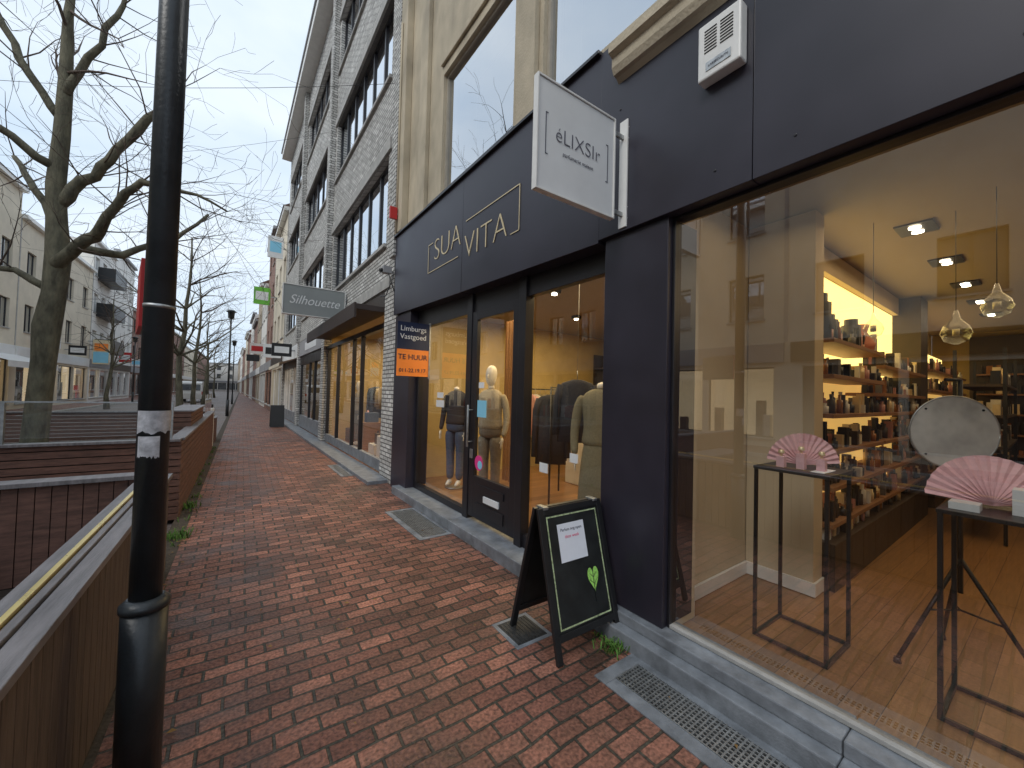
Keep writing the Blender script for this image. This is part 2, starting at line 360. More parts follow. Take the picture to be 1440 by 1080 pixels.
b.box(x0-.015,x0-.001,4.14,4.2,.86,.97,M_steel)
b.build("shop_door",shop,.003)
b=MB(MR)
b.quad((.12,4.36,.2),(.12,4.36,2.64),(.12,5.94,2.64),(.12,5.94,.2),M_glass2)
b.quad((.085,3.38,.66),(.085,3.38,2.53),(.085,4.12,2.53),(.085,4.12,.66),M_glass2)
b.quad((.12,2.08,.25),(.12,2.08,2.64),(.12,3.16,2.64),(.12,3.16,.25),M_glass2)
b.build("shopfront_glass",shop)
b=MB(MR)
def note(y,z,w,h,m,x=.112):b.box(x,x+.003,y-w/2,y+w/2,z-h/2,z+h/2,m)
note(4.0,1.46,.2,.2,M_cyan,.078);note(4.02,1.74,.12,.07,M_signw,.078)
note(5.2,1.48,.25,.1,M_signw);note(5.2,1.6,.2,.08,M_signw);note(2.9,.95,.12,.09,M_signw);note(2.5,1.1,.1,.08,M_signw)
T=Matrix.Translation((.077,4.03,.82))@Matrix.Rotation(math.radians(-90),4,'Y')
b.loft([(0,0,0,.09,.09),(0,0,.002,.09,.09)],pm("sticker_pink",(.7,.05,.25),.5),20,T=T)
b.loft([(-.02,-.03,.0025,.05,.05),(-.02,-.03,.004,.05,.05)],M_cyan,16,T=T)
b.build("window_notices",shop)
text("lettering_sua","SUA",(-.089,4.72,3.60),.43,M_gold,shop,FRONT,MR,sx=1.02,ext=.003,off=-.011)
text("lettering_vita","VITA",(-.089,3.78,3.39),.43,M_gold,shop,FRONT,MR,sx=1.02,ext=.003,off=-.011)
b=MB(MR);x=-.089;w=.010
def ln(ya,yb,za,zb):b.box(x-.004,x,min(ya,yb)-w/2,max(ya,yb)+w/2,min(za,zb)-w/2,max(za,zb)+w/2,M_gold)
ln(5.30,5.30,3.34,3.74);ln(5.30,5.16,3.74,3.74);ln(5.30,4.4,3.34,3.34)
ln(3.12,3.12,3.26,3.72);ln(3.12,4.2,3.72,3.72);ln(3.12,3.26,3.26,3.26)
b.build("lettering_brackets",shop)
def room(root,M,x0,x1,y0,y1,z0,z1,wall,ceil,floor,name="shop_room",back=None):
    b=MB(M)
    b.box(x0,x1,y0,y1,z0-.1,z0,floor);b.box(x0,x1,y0,y1,z1,z1+.1,ceil)
    b.box(x1,x1+.1,y0,y1,z0-.1,z1+.1,back or wall);b.box(x0,x1,y0-.05,y0-.001,z0-.1,z1+.1,wall);b.box(x0,x1,y1+.001,y1+.05,z0-.1,z1+.1,wall)
    b.build(name,root)
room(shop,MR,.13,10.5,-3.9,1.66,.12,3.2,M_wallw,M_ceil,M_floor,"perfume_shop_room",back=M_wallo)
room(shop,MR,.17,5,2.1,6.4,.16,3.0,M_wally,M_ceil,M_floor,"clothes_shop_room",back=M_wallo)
b=MB(MR)
b.box(.0,.13,-3.9,2.06,2.842,3.3,M_darkf);b.box(.12,10.5,1.72,2.04,.0,3.3,M_dark)
b.build("party_wall",shop)
b=MB(MR)
b.box(1.42,1.62,1.16,1.655,.125,3.19,M_wallw)
b.box(.35,1.41,1.635,1.657,.125,.23,M_whitep);b.box(1.40,1.418,1.14,1.657,.125,.23,M_whitep);b.box(1.42,1.62,1.14,1.158,.125,.23,M_whitep)
b.box(.06,.34,1.522,1.63,.125,3.19,M_wallw);b.box(.342,.35,1.525,1.633,.125,.25,M_whitep)
b.build("interior_pilaster",shop,.003)
sh=empty("perfume_shelving",(5,2,0))
b=MB(MR)
b.box(1.63,5.6,1.45,1.46,1.88,2.95,E_shelf);b.box(1.63,5.6,1.45,1.46,.5,1.878,E_shelf2)
b.box(1.63,5.6,1.38,1.44,2.95,3.19,M_wallw)
b.box(6.1,10,1.45,1.46,1.9,2.6,E_shelf);b.box(6.1,10,1.45,1.46,.5,1.898,E_shelf2)
b.box(5.6,6.1,1.15,1.655,.125,3.19,M_dkwood)
zs=[2.18,1.88,1.55,1.25,.95,.65]
segs=[(1.66,3.3),(3.34,5.58),(6.12,9.9)]
for i,z in enumerate(zs):
    for k,(a,c) in enumerate(segs):
        dz=.12 if (k==1 and i<2) else 0
        b.box(a,c,1.10,1.44,z-.035-dz,z-dz,M_shelf)
b.box(1.64,5.58,1.08,1.44,.125,.5,M_dkwood);b.box(6.12,9.9,1.08,1.44,.125,.5,M_dkwood)
b.build("shelves",sh,.002)
b=MB(MR)
bcols=[M_black,M_black,M_dkwood,pm("bottle_white",(.7,.68,.62),.3,.05,4,0),pm("bottle_amber",(.3,.12,.03),.15,.05,4,0),pm("box_grey",(.12,.12,.13),.4,.05,4,0),M_gold,M_dkwood,M_black,pm("bottle_rose",(.5,.25,.22),.2,.05,4,0)]
for i,z in enumerate(zs+[.5]):
    for k,(a,c) in enumerate(((1.72,3.25),(3.4,5.5),(6.2,9.8))):
        dz=.12 if (k==1 and i<2) else 0
        for row in (0,1):
            x=a
            while x<c:
                if random.random()<.12:x+=.15;continue
                w=random.uniform(.03,.07);h=random.uniform(.07,.2)+.03*row;m=random.choice(bcols);y=random.uniform(1.12,1.18)+row*.12
                zz=z-dz+.0005
                if random.random()<.5:
                    b.box(x,x+w,y,y+w,zz,zz+h,m)
                else:
                    b.loft([(x+w/2,y+w/2,zz,w/2,w/2),(x+w/2,y+w/2,zz+h*.7,w/2,w/2),(x+w/2,y+w/2,zz+h*.75,w/5,w/5),(x+w/2,y+w/2,zz+h,w/4,w/4)],m,8)
                x+=w+random.uniform(.005,.04)
for (x,r,h) in ((1.78,.09,.40),(2.0,.08,.25),(2.7,.08,.3)):
    b.loft([(x,1.24,2.18,r,r),(x,1.24,2.18+h*.8,r,r),(x,1.24,2.18+h*.82,r*.7,r*.7),(x,1.24,2.18+h,r*.7,r*.7)],M_black,12)
b.loft([(3.0,1.24,2.18,.11,.11),(3.0,1.24,2.26,.13,.13),(3.0,1.24,2.38,.06,.06),(3.0,1.24,2.46,.08,.08)],pm("pink_ornament",(.55,.2,.12),.4,.1,4,0),12)
b.build("perfume_bottles",sh)
ct=MB(MR);ct.box(6,8,-1.4,-.6,.125,1.1,M_dkwood);ct.box(5.95,8.05,-1.45,-.55,1.1,1.14,M_shelf);ct.build("shop_counter",None,.01)
b=MB(MR)
b.box(10.42,10.45,-3.8,1.1,.13,3.1,M_dkwood)
for z in (2.3,1.9,1.5,1.1,.7):b.box(10.1,10.4,-3.5,1.0,z-.03,z,M_shelf)
for z in (2.3,1.9,1.5,1.1,.7):
    y=-3.4
    while y<.95:
        w=random.uniform(.05,.1);b.box(10.2,10.3,y,y+w,z,z+random.uniform(.1,.25),random.choice(bcols));y+=w+random.uniform(.02,.06)
b.build("rear_shelves",None)
b=MB(MR)
for z in (.5,.85,1.2,1.55,1.9):b.box(4.6,6.6,.35,.75,z-.03,z,M_dkwood)
for x in (4.6,6.57):
    for y in (.35,.72):b.box(x,x+.03,y,y+.03,.125,2.3,M_black)
for z in (.5,.85,1.2,1.55,1.9):
    x=4.66
    while x<6.5:
        w=random.uniform(.04,.08);b.box(x,x+w,.4,.4+w,z,z+random.uniform(.08,.2),random.choice(bcols));x+=w+random.uniform(.01,.05)
b.build("middle_shelving_unit",None)
sp=MB(MR)
for (x,y) in ((2.5,.75),(3.85,.72),(5.2,.70),(6.6,.68),(8.0,.66),(2.5,-1.2),(3.85,-1.2),(5.2,-1.2),(6.6,-1.2)):
    sp.box(x-.16,x+.16,y-.12,y+.12,3.185,3.198,M_black)
    for dx in (-.07,.07):
        sp.loft([(x+dx,y,3.175,.04,.04),(x+dx,y,3.184,.04,.04)],E_spot,12)
sp.build("ceiling_spotlights")
area("perfume_shop_light",(3.4,0,3.1),3.6,2.4,38,(1,.70,.37),shop,MR)
area("perfume_shop_light_rear",(7.4,-.5,3.1),3.5,3,22,(1,.68,.36),shop,MR)
area("perfume_shop_light_front",(.8,.2,3.1),.9,2.6,5,(1,.78,.48),shop,MR)
area("clothes_shop_light",(2.2,4.2,2.95),2.2,2.8,95,(1,.72,.34),shop,MR)
area("clothes_shop_light_front",(.6,4.2,2.9),.5,3.4,36,(1,.76,.42),shop,MR)
for k,(x,y,z,r) in enumerate(((2.1,.95,2.28,.07),(2.3,.5,2.22,.09),(2.0,.28,2.35,.08))):
    hb=MB(MR);hb.tube([(x,y,3.2),(x,y,z+r*2)],.0025,M_black,4)
    hb.loft([(x,y,z-r,.01,.01),(x,y,z-r*.7,r*.75,r*.75),(x,y,z,r,r),(x,y,z+r*.6,r*.8,r*.8),(x,y,z+r*1.2,r*.3,r*.3),(x,y,z+r*2,r*.12,r*.12)],M_glassc,16)
    hb.loft([(x,y,z-.02,.02,.02),(x,y,z+.03,.02,.02)],M_gold,8)
    hb.build("hanging_glass_bulb")
def stand(name,x0,x1,y0,y1,z0,z1,t=.02):
    b=MB()
    for x in (x0,x1-t):
        for y in (y0,y1-t):b.box(x,x+t,y,y+t,z0,z1-t,M_black)
    for z in (z0,):
        b.box(x0+t,x1-t,y0,y0+t,z,z+t,M_black);b.box(x0+t,x1-t,y1-t,y1,z,z+t,M_black);b.box(x0,x0+t,y0+t,y1-t,z,z+t,M_black);b.box(x1-t,x1,y0+t,y1-t,z,z+t,M_black)
    b.box(x0-.004,x1+.004,y0-.004,y1+.004,z1-t,z1,M_black)
    return b.build(name,None,.002)
stand("display_stand",2.80,3.20,.82,1.22,.122,1.22)
stand("display_stand",2.84,3.24,-.01,.40,.122,1.14)
def fan(name,c,r,ang,tilt,n=16):
    b=MB();T=Matrix.Translation(c)@Matrix.Rotation(math.radians(ang),4,'Z')@Matrix.Rotation(math.radians(tilt),4,'X')
    vs=[(0,0,0)];fs=[]
    for i in range(n*2+1):
        a=math.pi*(.04+.92*i/(n*2));rr=r;dz=.006 if i%2 else -.006
        vs.append((rr*math.cos(a),dz,rr*math.sin(a)))
    for i in range(n*2):fs.append((0,i+1,i+2))
    b.add(vs,fs,M_pink,T=T)
    for i in range(0,n*2+1,2):
        p=Vector(vs[i+1]);b.tube([(0,-.004,0),(p.x*.6,-.009,p.z*.6)],.0018,M_pink,4,T=T)
    b.build(name)
fan("pink_hand_fan",(3.10,1.05,1.225),.21,-52,0)
fan("pink_hand_fan",(3.12,.25,1.15),.25,-60,-12)
b=MB()
for (x,y,h) in ((2.90,1.10,.07),(2.93,1.0,.1),(2.95,.9,.08)):
    b.box(x-.022,x+.022,y-.022,y+.022,1.2205,1.2205+h,M_pink);b.loft([(x,y,1.2205+h,.008,.008),(x,y,1.235+h,.008,.008),(x,y,1.24+h,.02,.02),(x,y,1.262+h,.014,.014)],M_gold,10)
b.box(2.86,3.06,.86,.93,1.2205,1.2245,M_paper)
b.build("perfume_display_bottles",None,.002)
b=MB();b.box(2.9,3.0,.27,.37,1.1405,1.175,M_signw);b.box(3.0,3.1,.06,.18,1.1405,1.26,M_signw);b.box(3.03,3.07,.058,.0595,1.18,1.23,M_pink);b.build("perfume_gift_boxes",None)
rd=empty("round_reflector_on_tripod",(3.5,.5,.12))
b=MB();cx,cy,cz=3.46,.42,1.49
T=Matrix.Translation((cx,cy,cz))@Matrix.Rotation(math.radians(-50),4,'Z')@Matrix.Rotation(math.radians(90),4,'X')
b.loft([(0,0,-.004,.21,.21),(0,0,.004,.21,.21)],pm("disc_white",(.50,.49,.46),.45,.25,5,0),44,smooth=False,T=T)
b.tube([(0.211*math.cos(a),.211*math.sin(a),0) for a in [i*math.pi/22 for i in range(45)]],.006,M_steel,6,T=T)
for a in (45,135,225,315):b.loft([(.19*math.cos(math.radians(a)),.19*math.sin(math.radians(a)),.004,.006,.006),(.19*math.cos(math.radians(a)),.19*math.sin(math.radians(a)),.008,.006,.006)],M_black,8,T=T)
b.build("disc",rd)
b=MB();b.tube([(cx+.05,cy-.02,.55),(cx+.05,cy-.02,1.80)],.012,M_black,8)
b.tube([(cx+.05,cy-.02,1.80),(cx-.02,cy+.03,1.80)],.01,M_black,6)
for a in (20,140,260):
    dx,dy=math.cos(math.radians(a)),math.sin(math.radians(a))
    b.tube([(cx+.05,cy-.02,.75),(cx+.05+dx*.34,cy-.02+dy*.34,.14)],.011,M_black,6);b.tube([(cx+.05,cy-.02,.45),(cx+.05+dx*.18,cy-.02+dy*.18,.44)],.006,M_black,4)
    b.loft([(cx+.05+dx*.34,cy-.02+dy*.34,.121,.02,.02),(cx+.05+dx*.34,cy-.02+dy*.34,.15,.015,.015)],M_black,8)
b.build("tripod",rd)
# ---------------------------------------------------------------- mannequins
def mannequin(name,loc,rot,top,bottom,head=True,skirt=False,s=1.0):
    T=Matrix.Translation(loc)@Matrix.Rotation(math.radians(rot),4,'Z')@Matrix.Scale(s,4)
    e=empty(name,loc);b=MB()
    b.loft([(0,0,.0,.15,.15),(0,0,.015,.15,.15)],M_steel,20,T=T)
    for sx in (-1,1):
        m=M_skinm if skirt else bottom
        b.loft([(sx*.08,-.05,.03,.035,.09),(sx*.08,-.02,.08,.035,.06),(sx*.08,0,.12,.035,.04)],M_skinm,12,T=T)
        b.loft([(sx*.08,0,.1,.06 if not skirt else .035,.06 if not skirt else .038),(sx*.085,.01,.3,.062,.065),(sx*.085,0,.5,.062,.065),(sx*.088,0,.7,.078,.085),(sx*.085,0,.88,.095,.11)],m,14,T=T)
    if skirt:b.loft([(0,0,.28,.22,.18),(0,0,.6,.19,.15),(0,0,.9,.17,.12),(0,0,1.08,.125,.095)],bottom,20,T=T)
    else:b.loft([(0,0,.82,.165,.115),(0,0,.95,.165,.12),(0,0,1.08,.13,.1)],bottom,18,T=T)
    b.loft([(0,0,.93,.18,.13),(0,0,1.0,.175,.125),(0,0,1.1,.15,.11),(0,-.01,1.25,.165,.12),(0,-.005,1.36,.185,.11),(0,0,1.43,.15,.085),(0,0,1.47,.06,.055)],top,20,T=T)
    for sx in (-1,1):
        b.tube([(sx*.15,0,1.40),(sx*.20,0,1.33),(sx*.235,.01,1.12),(sx*.235,-.03,.95),(sx*.22,-.08,.86)],[.045,.052,.044,.038,.034],top,10,T=T)
        b.loft([(sx*.216,-.09,.76,.012,.014),(sx*.217,-.09,.80,.018,.03),(sx*.219,-.085,.86,.022,.026)],M_skinm,8,T=T)
        for k in range(4):b.tube([(sx*.216,-.115+k*.015,.79),(sx*.214,-.118+k*.015,.75),(sx*.208,-.118+k*.015,.715+.006*abs(k-1.5))],[.007,.007,.005],M_skinm,5,T=T)
        b.tube([(sx*.212,-.12,.82),(sx*.2,-.135,.78)],[.008,.006],M_skinm,5,T=T)
    b.loft([(0,0,1.45,.05,.05),(0,-.005,1.53,.045,.048)],M_skinm,12,T=T)
    if head:
        b.loft([(0,-.01,1.50,.03,.03),(0,-.02,1.54,.055,.065),(0,-.015,1.60,.07,.085),(0,-.005,1.68,.074,.092),(0,0,1.74,.06,.075),(0,0,1.775,.025,.03)],M_skinm,18,T=T)
        b.loft([(0,-.105,1.60,.012,.012),(0,-.112,1.615,.012,.012),(0,-.09,1.66,.008,.008)],M_skinm,8,T=T)
    o=b.build("figure",e);sub=o.modifiers.new("s",'SUBSURF');sub.levels=1;sub.render_levels=1
    return e
mannequin("mannequin",(2.80,4.55,.165),-60,M_knitb,M_trouser,s=1.05)
mannequin("mannequin",(2.78,5.55,.165),-60,M_jacket,M_jeans,head=False,s=1.03)
mannequin("mannequin",(2.86,2.62,.165),-50,M_knit,M_knit,head=False,skirt=True,s=1.06)
def garment(b,c,w,h,ang,m,d=.07):
    T=Matrix.Translation(c)@Matrix.Rotation(math.radians(ang),4,'Z')
    b.loft([(0,0,-h,w*.52,d),(0,0,-h*.5,w*.46,d),(0,0,-.12,w*.5,d*.9),(0,0,-.04,w*.42,d*.7),(0,0,.0,w*.14,d*.5)],m,14,T=T)
    for s in (-1,1):b.tube([(s*w*.42,0,-.06),(s*w*.52,0,-.22),(s*w*.56,-.02,-h*.9)],[.045,.048,.038],m,8,T=T)
    b.tube([(0,0,0),(0,0,.1)],.004,M_steel,5,T=T)
g=MB();garment(g,(3.02,3.12,1.82),.40,.68,-40,M_jacket);g.tube([(3.02,3.12,1.92),(3.02,3.12,3.0)],.002,M_steel,4);g.build("hanging_jacket")
g=MB();g.tube([(3.4,4.0,.16),(3.4,4.0,1.75),(4.1,4.6,1.75),(4.1,4.6,.16)],.014,M_black,6)
for i in range(9):
    f=(i+.7)/10;garment(g,(3.4+.7*f,4.0+.6*f,1.65),.4,random.uniform(.6,.95),-45+random.uniform(-8,8),random.choice([M_jacket,M_knit,M_jeans,M_black,M_jacket]),.03)
g.build("clothes_rack")
g=MB()
for i in range(8):g.box(3.75,3.79,5.0+i*.09,5.04+i*.09,.165,2.9,M_shelf)
g.build("wooden_slat_screen")
g=MB();g.box(4.6,5.2,3.6,5.0,.165,1.0,M_whitep);g.box(4.58,5.22,3.58,5.02,1.0,1.04,M_shelf);g.build("shop_display_table",None,.01)
g=MB(MR)
folds=[M_jeans,M_knitb,M_jacket,M_knit,M_pink,M_signw,M_trouser]
for z in (.5,.95,1.4,1.85,2.3):
    g.box(4.55,4.98,2.3,4.2,z-.03,z,M_dkwood);g.box(4.55,4.98,4.9,6.3,z-.03,z,M_dkwood)
    y=2.4
    while y<6.1:
        if y<4.0 or y>4.95:
            for k in range(random.randint(1,4)):g.box(4.6,4.92,y+random.uniform(0,.02),y+.27,z+.001+k*.045,z+.04+k*.045,random.choice(folds))
        y+=.34
for y in (2.28,3.2,4.2,4.88,5.6,6.3):g.box(4.52,4.98,y,y+.03,.165,2.6,M_dkwood)
g.tube([(2.4,6.15,1.75),(4.4,6.15,1.75)],.014,M_black,6)
for i in range(14):garment(g,(2.5+i*.13,6.13,1.65),.4,random.uniform(.6,1.0),90+random.uniform(-8,8),random.choice(folds),.03)
g.build("clothes_wall_shelves")
g=MB(MR)
for (x,y) in ((1.0,2.8),(1.0,3.8),(1.0,4.9),(2.4,3.4),(2.4,4.8)):
    g.box(x-.06,x+.06,y-.06,y+.06,2.95,2.998,M_black);g.loft([(x,y,2.93,.035,.035),(x,y,2.949,.035,.035)],E_spot,10)
g.build("ceiling_spotlights")
# ---------------------------------------------------------------- ESTATE SIGN
es=empty("rental_sign",(2.2,5.4,2.2));y=5.42
b=MB();b.box(1.77,2.24,y,y+.012,2.24,2.63,M_navy);b.box(1.77,2.24,y,y+.012,1.86,2.24,M_orange);b.box(2.24,2.26,y-.01,y+.03,1.84,2.65,M_steel);b.build("sign_board",es)
text("sign_text","Limburgs",(2.0,y-.002,2.535),.105,M_signw,es);text("sign_text_b","Vastgoed",(2.0,y-.002,2.42),.105,M_signw,es)
text("sign_text_c","TE HUUR",(2.0,y-.002,2.13),.105,M_navy,es);text("sign_text_d","011-22.19.17",(2.0,y-.002,1.94),.075,M_navy,es)
# ---------------------------------------------------------------- projecting sign
ps=empty("projecting_shop_sign",(2.2,1.85,3.2));y=1.84
b=MB();b.box(1.41,2.08,y,y+.03,2.90,3.58,M_signw);b.build("sign_box",ps,.003)
b=MB()
for (x0,x1,z0,z1) in ((1.41,2.08,3.581,3.594),(1.41,2.08,2.886,2.899),(1.398,1.409,2.886,3.594),(2.081,2.094,2.886,3.594)):b.box(x0,x1,y-.008,y+.036,z0,z1,M_whitep)
b.box(2.20,2.235,y-.02,y+.05,2.86,3.64,M_whitep);b.box(2.095,2.2,y+.01,y+.03,3.5,3.53,M_steel);b.box(2.095,2.2,y+.01,y+.03,2.94,2.97,M_steel)
for z in (2.92,3.0,3.5,3.58):b.loft([(0,0,0,.008,.008),(0,0,.006,.008,.008)],M_steel,8,T=Matrix.Translation((2.218,y-.02,z))@Matrix.Rotation(math.radians(90),4,'X'))
b.build("sign_frame",ps,.002)
text("sign_name","éLIXSIr",(1.745,y-.003,3.27),.135,M_ink,ps,sx=.98,ext=.001,off=-.0025)
text("sign_tagline","parfumerie maison",(1.745,y-.003,3.165),.036,M_ink,ps,ext=.001,off=-.0005)
b=MB()
for s in (-1,1):
    x=1.745+s*.275;b.box(x-.003,x+.003,y-.003,y-.001,3.12,3.38,M_ink);b.box(x-.018 if s>0 else x,x if s>0 else x+.018,y-.003,y-.001,3.375,3.38,M_ink);b.box(x-.018 if s>0 else x,x if s>0 else x+.018,y-.003,y-.001,3.12,3.125,M_ink)
b.build("sign_brackets",ps)
al=empty("alarm_box",(2.2,1.15,3.6))
b=MB(MR);b.box(-.17,-.091,1.03,1.27,3.50,3.83,M_whitep);b.build("case",al,.01)
b=MB(MR)
for i in range(8):
    for j in (0,1):b.box(-.173,-.168,1.07+j*.09,1.14+j*.09,3.65+i*.018,3.656+i*.018,M_gap)
b.box(-.174,-.168,1.08,1.22,3.54,3.59,M_steel);b.build("vents",al)
text("case_label","LARSECURITY",(-.176,1.15,3.565),.018,M_ink,al,FRONT,MR,ext=.0005)
# A-board
ab=empty("chalkboard_a_frame",(1.9,2.0,0));
b=MB()
def panel(ysign):
    yb=2.04+ysign*.25;yt=2.04+ysign*.018;t=.012;L=.915
    T=Matrix.Translation((1.62,yt,.895))@Matrix.Rotation(-math.atan2(yt-yb,.89) if ysign<0 else math.atan2(yb-yt,.89),4,'X')
    b.box(0,.045,-t,t,-L,0,M_black,T);b.box(.535,.58,-t,t,-L,0,M_black,T);b.box(.045,.535,-t,t,-.045,0,M_black,T);b.box(.045,.535,-t,t,-.80,-.755,M_black,T)
    b.box(.045,.535,-.004,.004,-.755,-.045,M_chalkb,T)
    return T
TF=panel(-1);panel(1)
for x in (1.68,2.14):b.box(x-.02,x+.02,2.0,2.08,.885,.905,M_steel)
b.build("boards",ab,.003)
b=MB();yy=-.0055
def fl(x0,x1,z0,z1,m,dy=0):b.box(x0,x1,yy-.0015-dy,yy-dy,z0,z1,m,TF)
fl(.060,.069,-.74,-.06,M_chalkl);fl(.511,.520,-.74,-.06,M_chalkl);fl(.069,.511,-.069,-.06,M_chalkl);fl(.069,.511,-.74,-.731,M_chalkl)
b.box(.14,.38,yy-.004,yy-.002,-.36,-.12,M_paper,TF)
hv=[];c0=(.40,-.50)
for i in range(24):
    a=2*math.pi*i/24;hx=.0032*16*math.sin(a)**3*1.0;hz=.0042*(13*math.cos(a)-5*math.cos(2*a)-2*math.cos(3*a)-math.cos(4*a))
    hv.append((c0[0]+hx,yy-.002,c0[1]+hz*1.3))
b.add(hv,[tuple(range(24))],M_chalkg,T=TF);b.tube([(c0[0],yy-.003,c0[1]+.05),(c0[0]-.005,yy-.003,c0[1]-.15)],.0025,M_chalkb,4,T=TF)
for (dx,dz) in ((.03,.03),(.035,-.01),(-.03,.03),(-.035,-.01)):b.tube([(c0[0],yy-.003,c0[1]+dz-.03),(c0[0]+dx,yy-.003,c0[1]+dz)],.0015,M_chalkb,4,T=TF)
b.build("board_notice",ab)
def ftext(s,x,z,size,m):
    o=text("notice_text",s,(0,0,0),size,m,None,ext=.0005);mm=TF@Matrix.Translation((x,yy-.005,z))@Matrix.Rotation(math.radians(90),4,'X')
    l,r,sc=mm.decompose();o.location=l;o.rotation_quaternion=r;o.scale=sc;par(o,ab)
ftext("Parfum nog open",.26,-.16,.028,M_ink);ftext("deze week",.26,-.205,.03,M_pinkink)
# ---------------------------------------------------------------- ground furniture
def grate(name,x0,x1,y0,y1,border=.07,pitch=.03,cut=None):
    b=MB(MR);z=.006
    b.box(x0,x1,y0,y0+border,-.05,z,M_blue);b.box(x0,x1,y1-border,y1,-.05,z,M_blue)
    y=y0+border
    while y<y1-border-.01:
        q=min(y+.8,y1-border);b.box(x0,x0+border,y+.002,q-.002,-.05,z,M_blue);y=q
    b.box(x1-border*.6,x1,y0+border,y1-border,-.05,z,M_blue)
    b.box(x0+border,x1-border*.6,y0+border,y1-border,-.05,.0015,M_gap)  # near-black sheet painted in as the shade of the pit below the bars
    n=int((y1-y0-2*border)/pitch)
    for i in range(n+1):
        y=y0+border+i*pitch;b.box(x0+border,x1-border*.6,y,y+.009,.002,.009,M_steel)
    m=int((x1-x0-1.6*border)/pitch)
    for i in range(m+1):
        x=x0+border+i*pitch;b.box(x,x+.008,y0+border,y1-border,.0022,.0095,M_steel)
    return b.build(name)
grate("cellar_grate",-.54,-.192,-2.5,1.64,.085,.024)
grate("doorway_grate",-.58,-.18,4.15,5.35,.06,.025)
grate("doorway_grate",-.58,-.36,7.9,9.2,.05)
b=MB();b.box(1.52,1.82,2.06,2.38,-.02,.003,M_blue);b.box(1.55,1.79,2.09,2.35,.003,.006,M_iron)
for i in range(9):b.box(1.56+i*.026,1.572+i*.026,2.10,2.34,.006,.010,M_iron)
b.build("drain_cover")
b=MB()
def tuft(x,y,n,h,sp):
    for i in range(n):
        a=random.uniform(0,6.28);l=random.uniform(.4,1)*h;px=x+random.gauss(0,sp);py=y+random.gauss(0,sp);w=.004
        dx,dy=math.cos(a),math.sin(a);q=(px+dx*l*.6,py+dy*l*.6,l*.8)
        b.add([(px-dy*w,py+dx*w,0),(px+dy*w,py-dx*w,0),(px+dx*l*.35+dy*w,py+dy*l*.35-dx*w,l*.7),(px+dx*l*.35-dy*w,py+dy*l*.35+dx*w,l*.7),q],[(0,1,2,3),(3,2,4)],M_grass)
tuft(2.04,1.74,120,.07,.04);tuft(2.1,1.9,30,.04,.04)
for i in range(26):tuft(random.uniform(-.6,-.47),random.uniform(3.5,13),8,.09,.03)
tuft(-.5,5.5,90,.14,.06);tuft(-.52,6.8,60,.12,.05)
for i in range(14):tuft(2.14-.021*2,random.uniform(2.2,6.5),4,.03,.01)
b.build("weeds")
b=MB()
for i in range(190):
    if i<80:x,y=random.uniform(-.5,2.1),random.uniform(.8,14)
    else:x,y=random.gauss(-.45,.1),random.uniform(2.5,14)
    if i in (3,7):x,y=1.98,random.uniform(.7,1.4)
    a=random.uniform(0,6.28);s=random.uniform(.008,.022);c,d=math.cos(a)*s,math.sin(a)*s
    b.add([(x-c,y-d,.012),(x+d*.6,y-c*.6,.018),(x+c,y+d,.013),(x-d*.6,y+c*.6,.02)],[(0,1,2,3)],M_leaf)
b.build("fallen_leaves")
# ---------------------------------------------------------------- LAMP POST near
X,Y=-.30,2.22;lp=empty("lamp_post",(X,Y,0))
b=MB();b.tube([(X,Y,-.02),(X,Y,.72)],.076,M_pole,28)
b.loft([(X,Y,.72,.083,.083),(X,Y,.742,.083,.083),(X,Y,.765,.058,.058)],M_pole,28)
b.tube([(X,Y,.765),(X,Y,5.6)],[.054,.046],M_pole,28)
b.loft([(X,Y,1.97,.054,.054),(X,Y,1.985,.054,.054)],M_steel,28)
b.tube([(X,Y,5.6),(X,Y,6.4)],.04,M_pole,20);b.loft([(X,Y,6.4,.22,.22),(X,Y,6.45,.26,.26),(X,Y,6.52,.1,.1)],M_pole,24)
b.build("pole",lp)
b=MB()
r=.0548
for (z0,z1,a0,a1) in ((1.45,1.54,-150,10),(1.35,1.435,-140,-60)):
    n=16;vs=[];fs=[]
    for i in range(n+1):
        a=math.radians(a0+(a1-a0)*i/n);
        for z in (z0,z1):vs.append((X+r*math.cos(a),Y+r*math.sin(a),z+(random.uniform(-.008,.008) if z==z0 else 0)))
    for i in range(n):fs.append((2*i,2*i+2,2*i+3,2*i+1))
    b.add(vs,fs,M_tape,True)
b.build("stickers",lp)
T=Matrix.Translation((-.352,2.32,2.05))@Matrix.Rotation(math.radians(10.5),4,'Z')
b=MB();b.box(-.028,-.012,0,.42,-.15,.15,M_red,T);b.box(-.011,.004,0,.42,-.15,.15,M_signg,T);b.box(-.02,.03,.02,.05,-.1,-.07,M_steel,T)
b.build("sign_plate",lp,.002)
# ---------------------------------------------------------------- TERRACES
def slat_v(b,along,fix,a,c,z0,z1,m,w=.055,g=.012,t=.02):
    p=a
    while p<c-.001:
        q=min(p+w,c)
        if along=='y':b.box(fix-t,fix,p,q,z0,z1,m)
        else:b.box(p,q,fix-t,fix,z0,z1,m)
        p+=w+g
t1=empty("wooden_terrace_enclosure",(-2,2,0))
b=MB();slat_v(b,'y',-.50,-2,4.58,.02,.80,M_slatd,.085,.004);b.box(-.56,-.525,-2,4.58,0,.8,M_gap);slat_v(b,'y',-.565,-2,4.56,.1,.8,M_slatr,.085,.005)  # near-black core between the slat rows, shade of the gaps put into colour
b.build("side_fence",t1,.003)
b=MB();slat_v(b,'x',4.56,-6,-.6,.1,.84,M_slatr,.08,.006);b.box(-6,-.6,4.562,4.6,0,.84,M_gap);slat_v(b,'x',4.625,-6,-.6,0,.84,M_slatr,.08,.006);b.build("end_fence",t1)
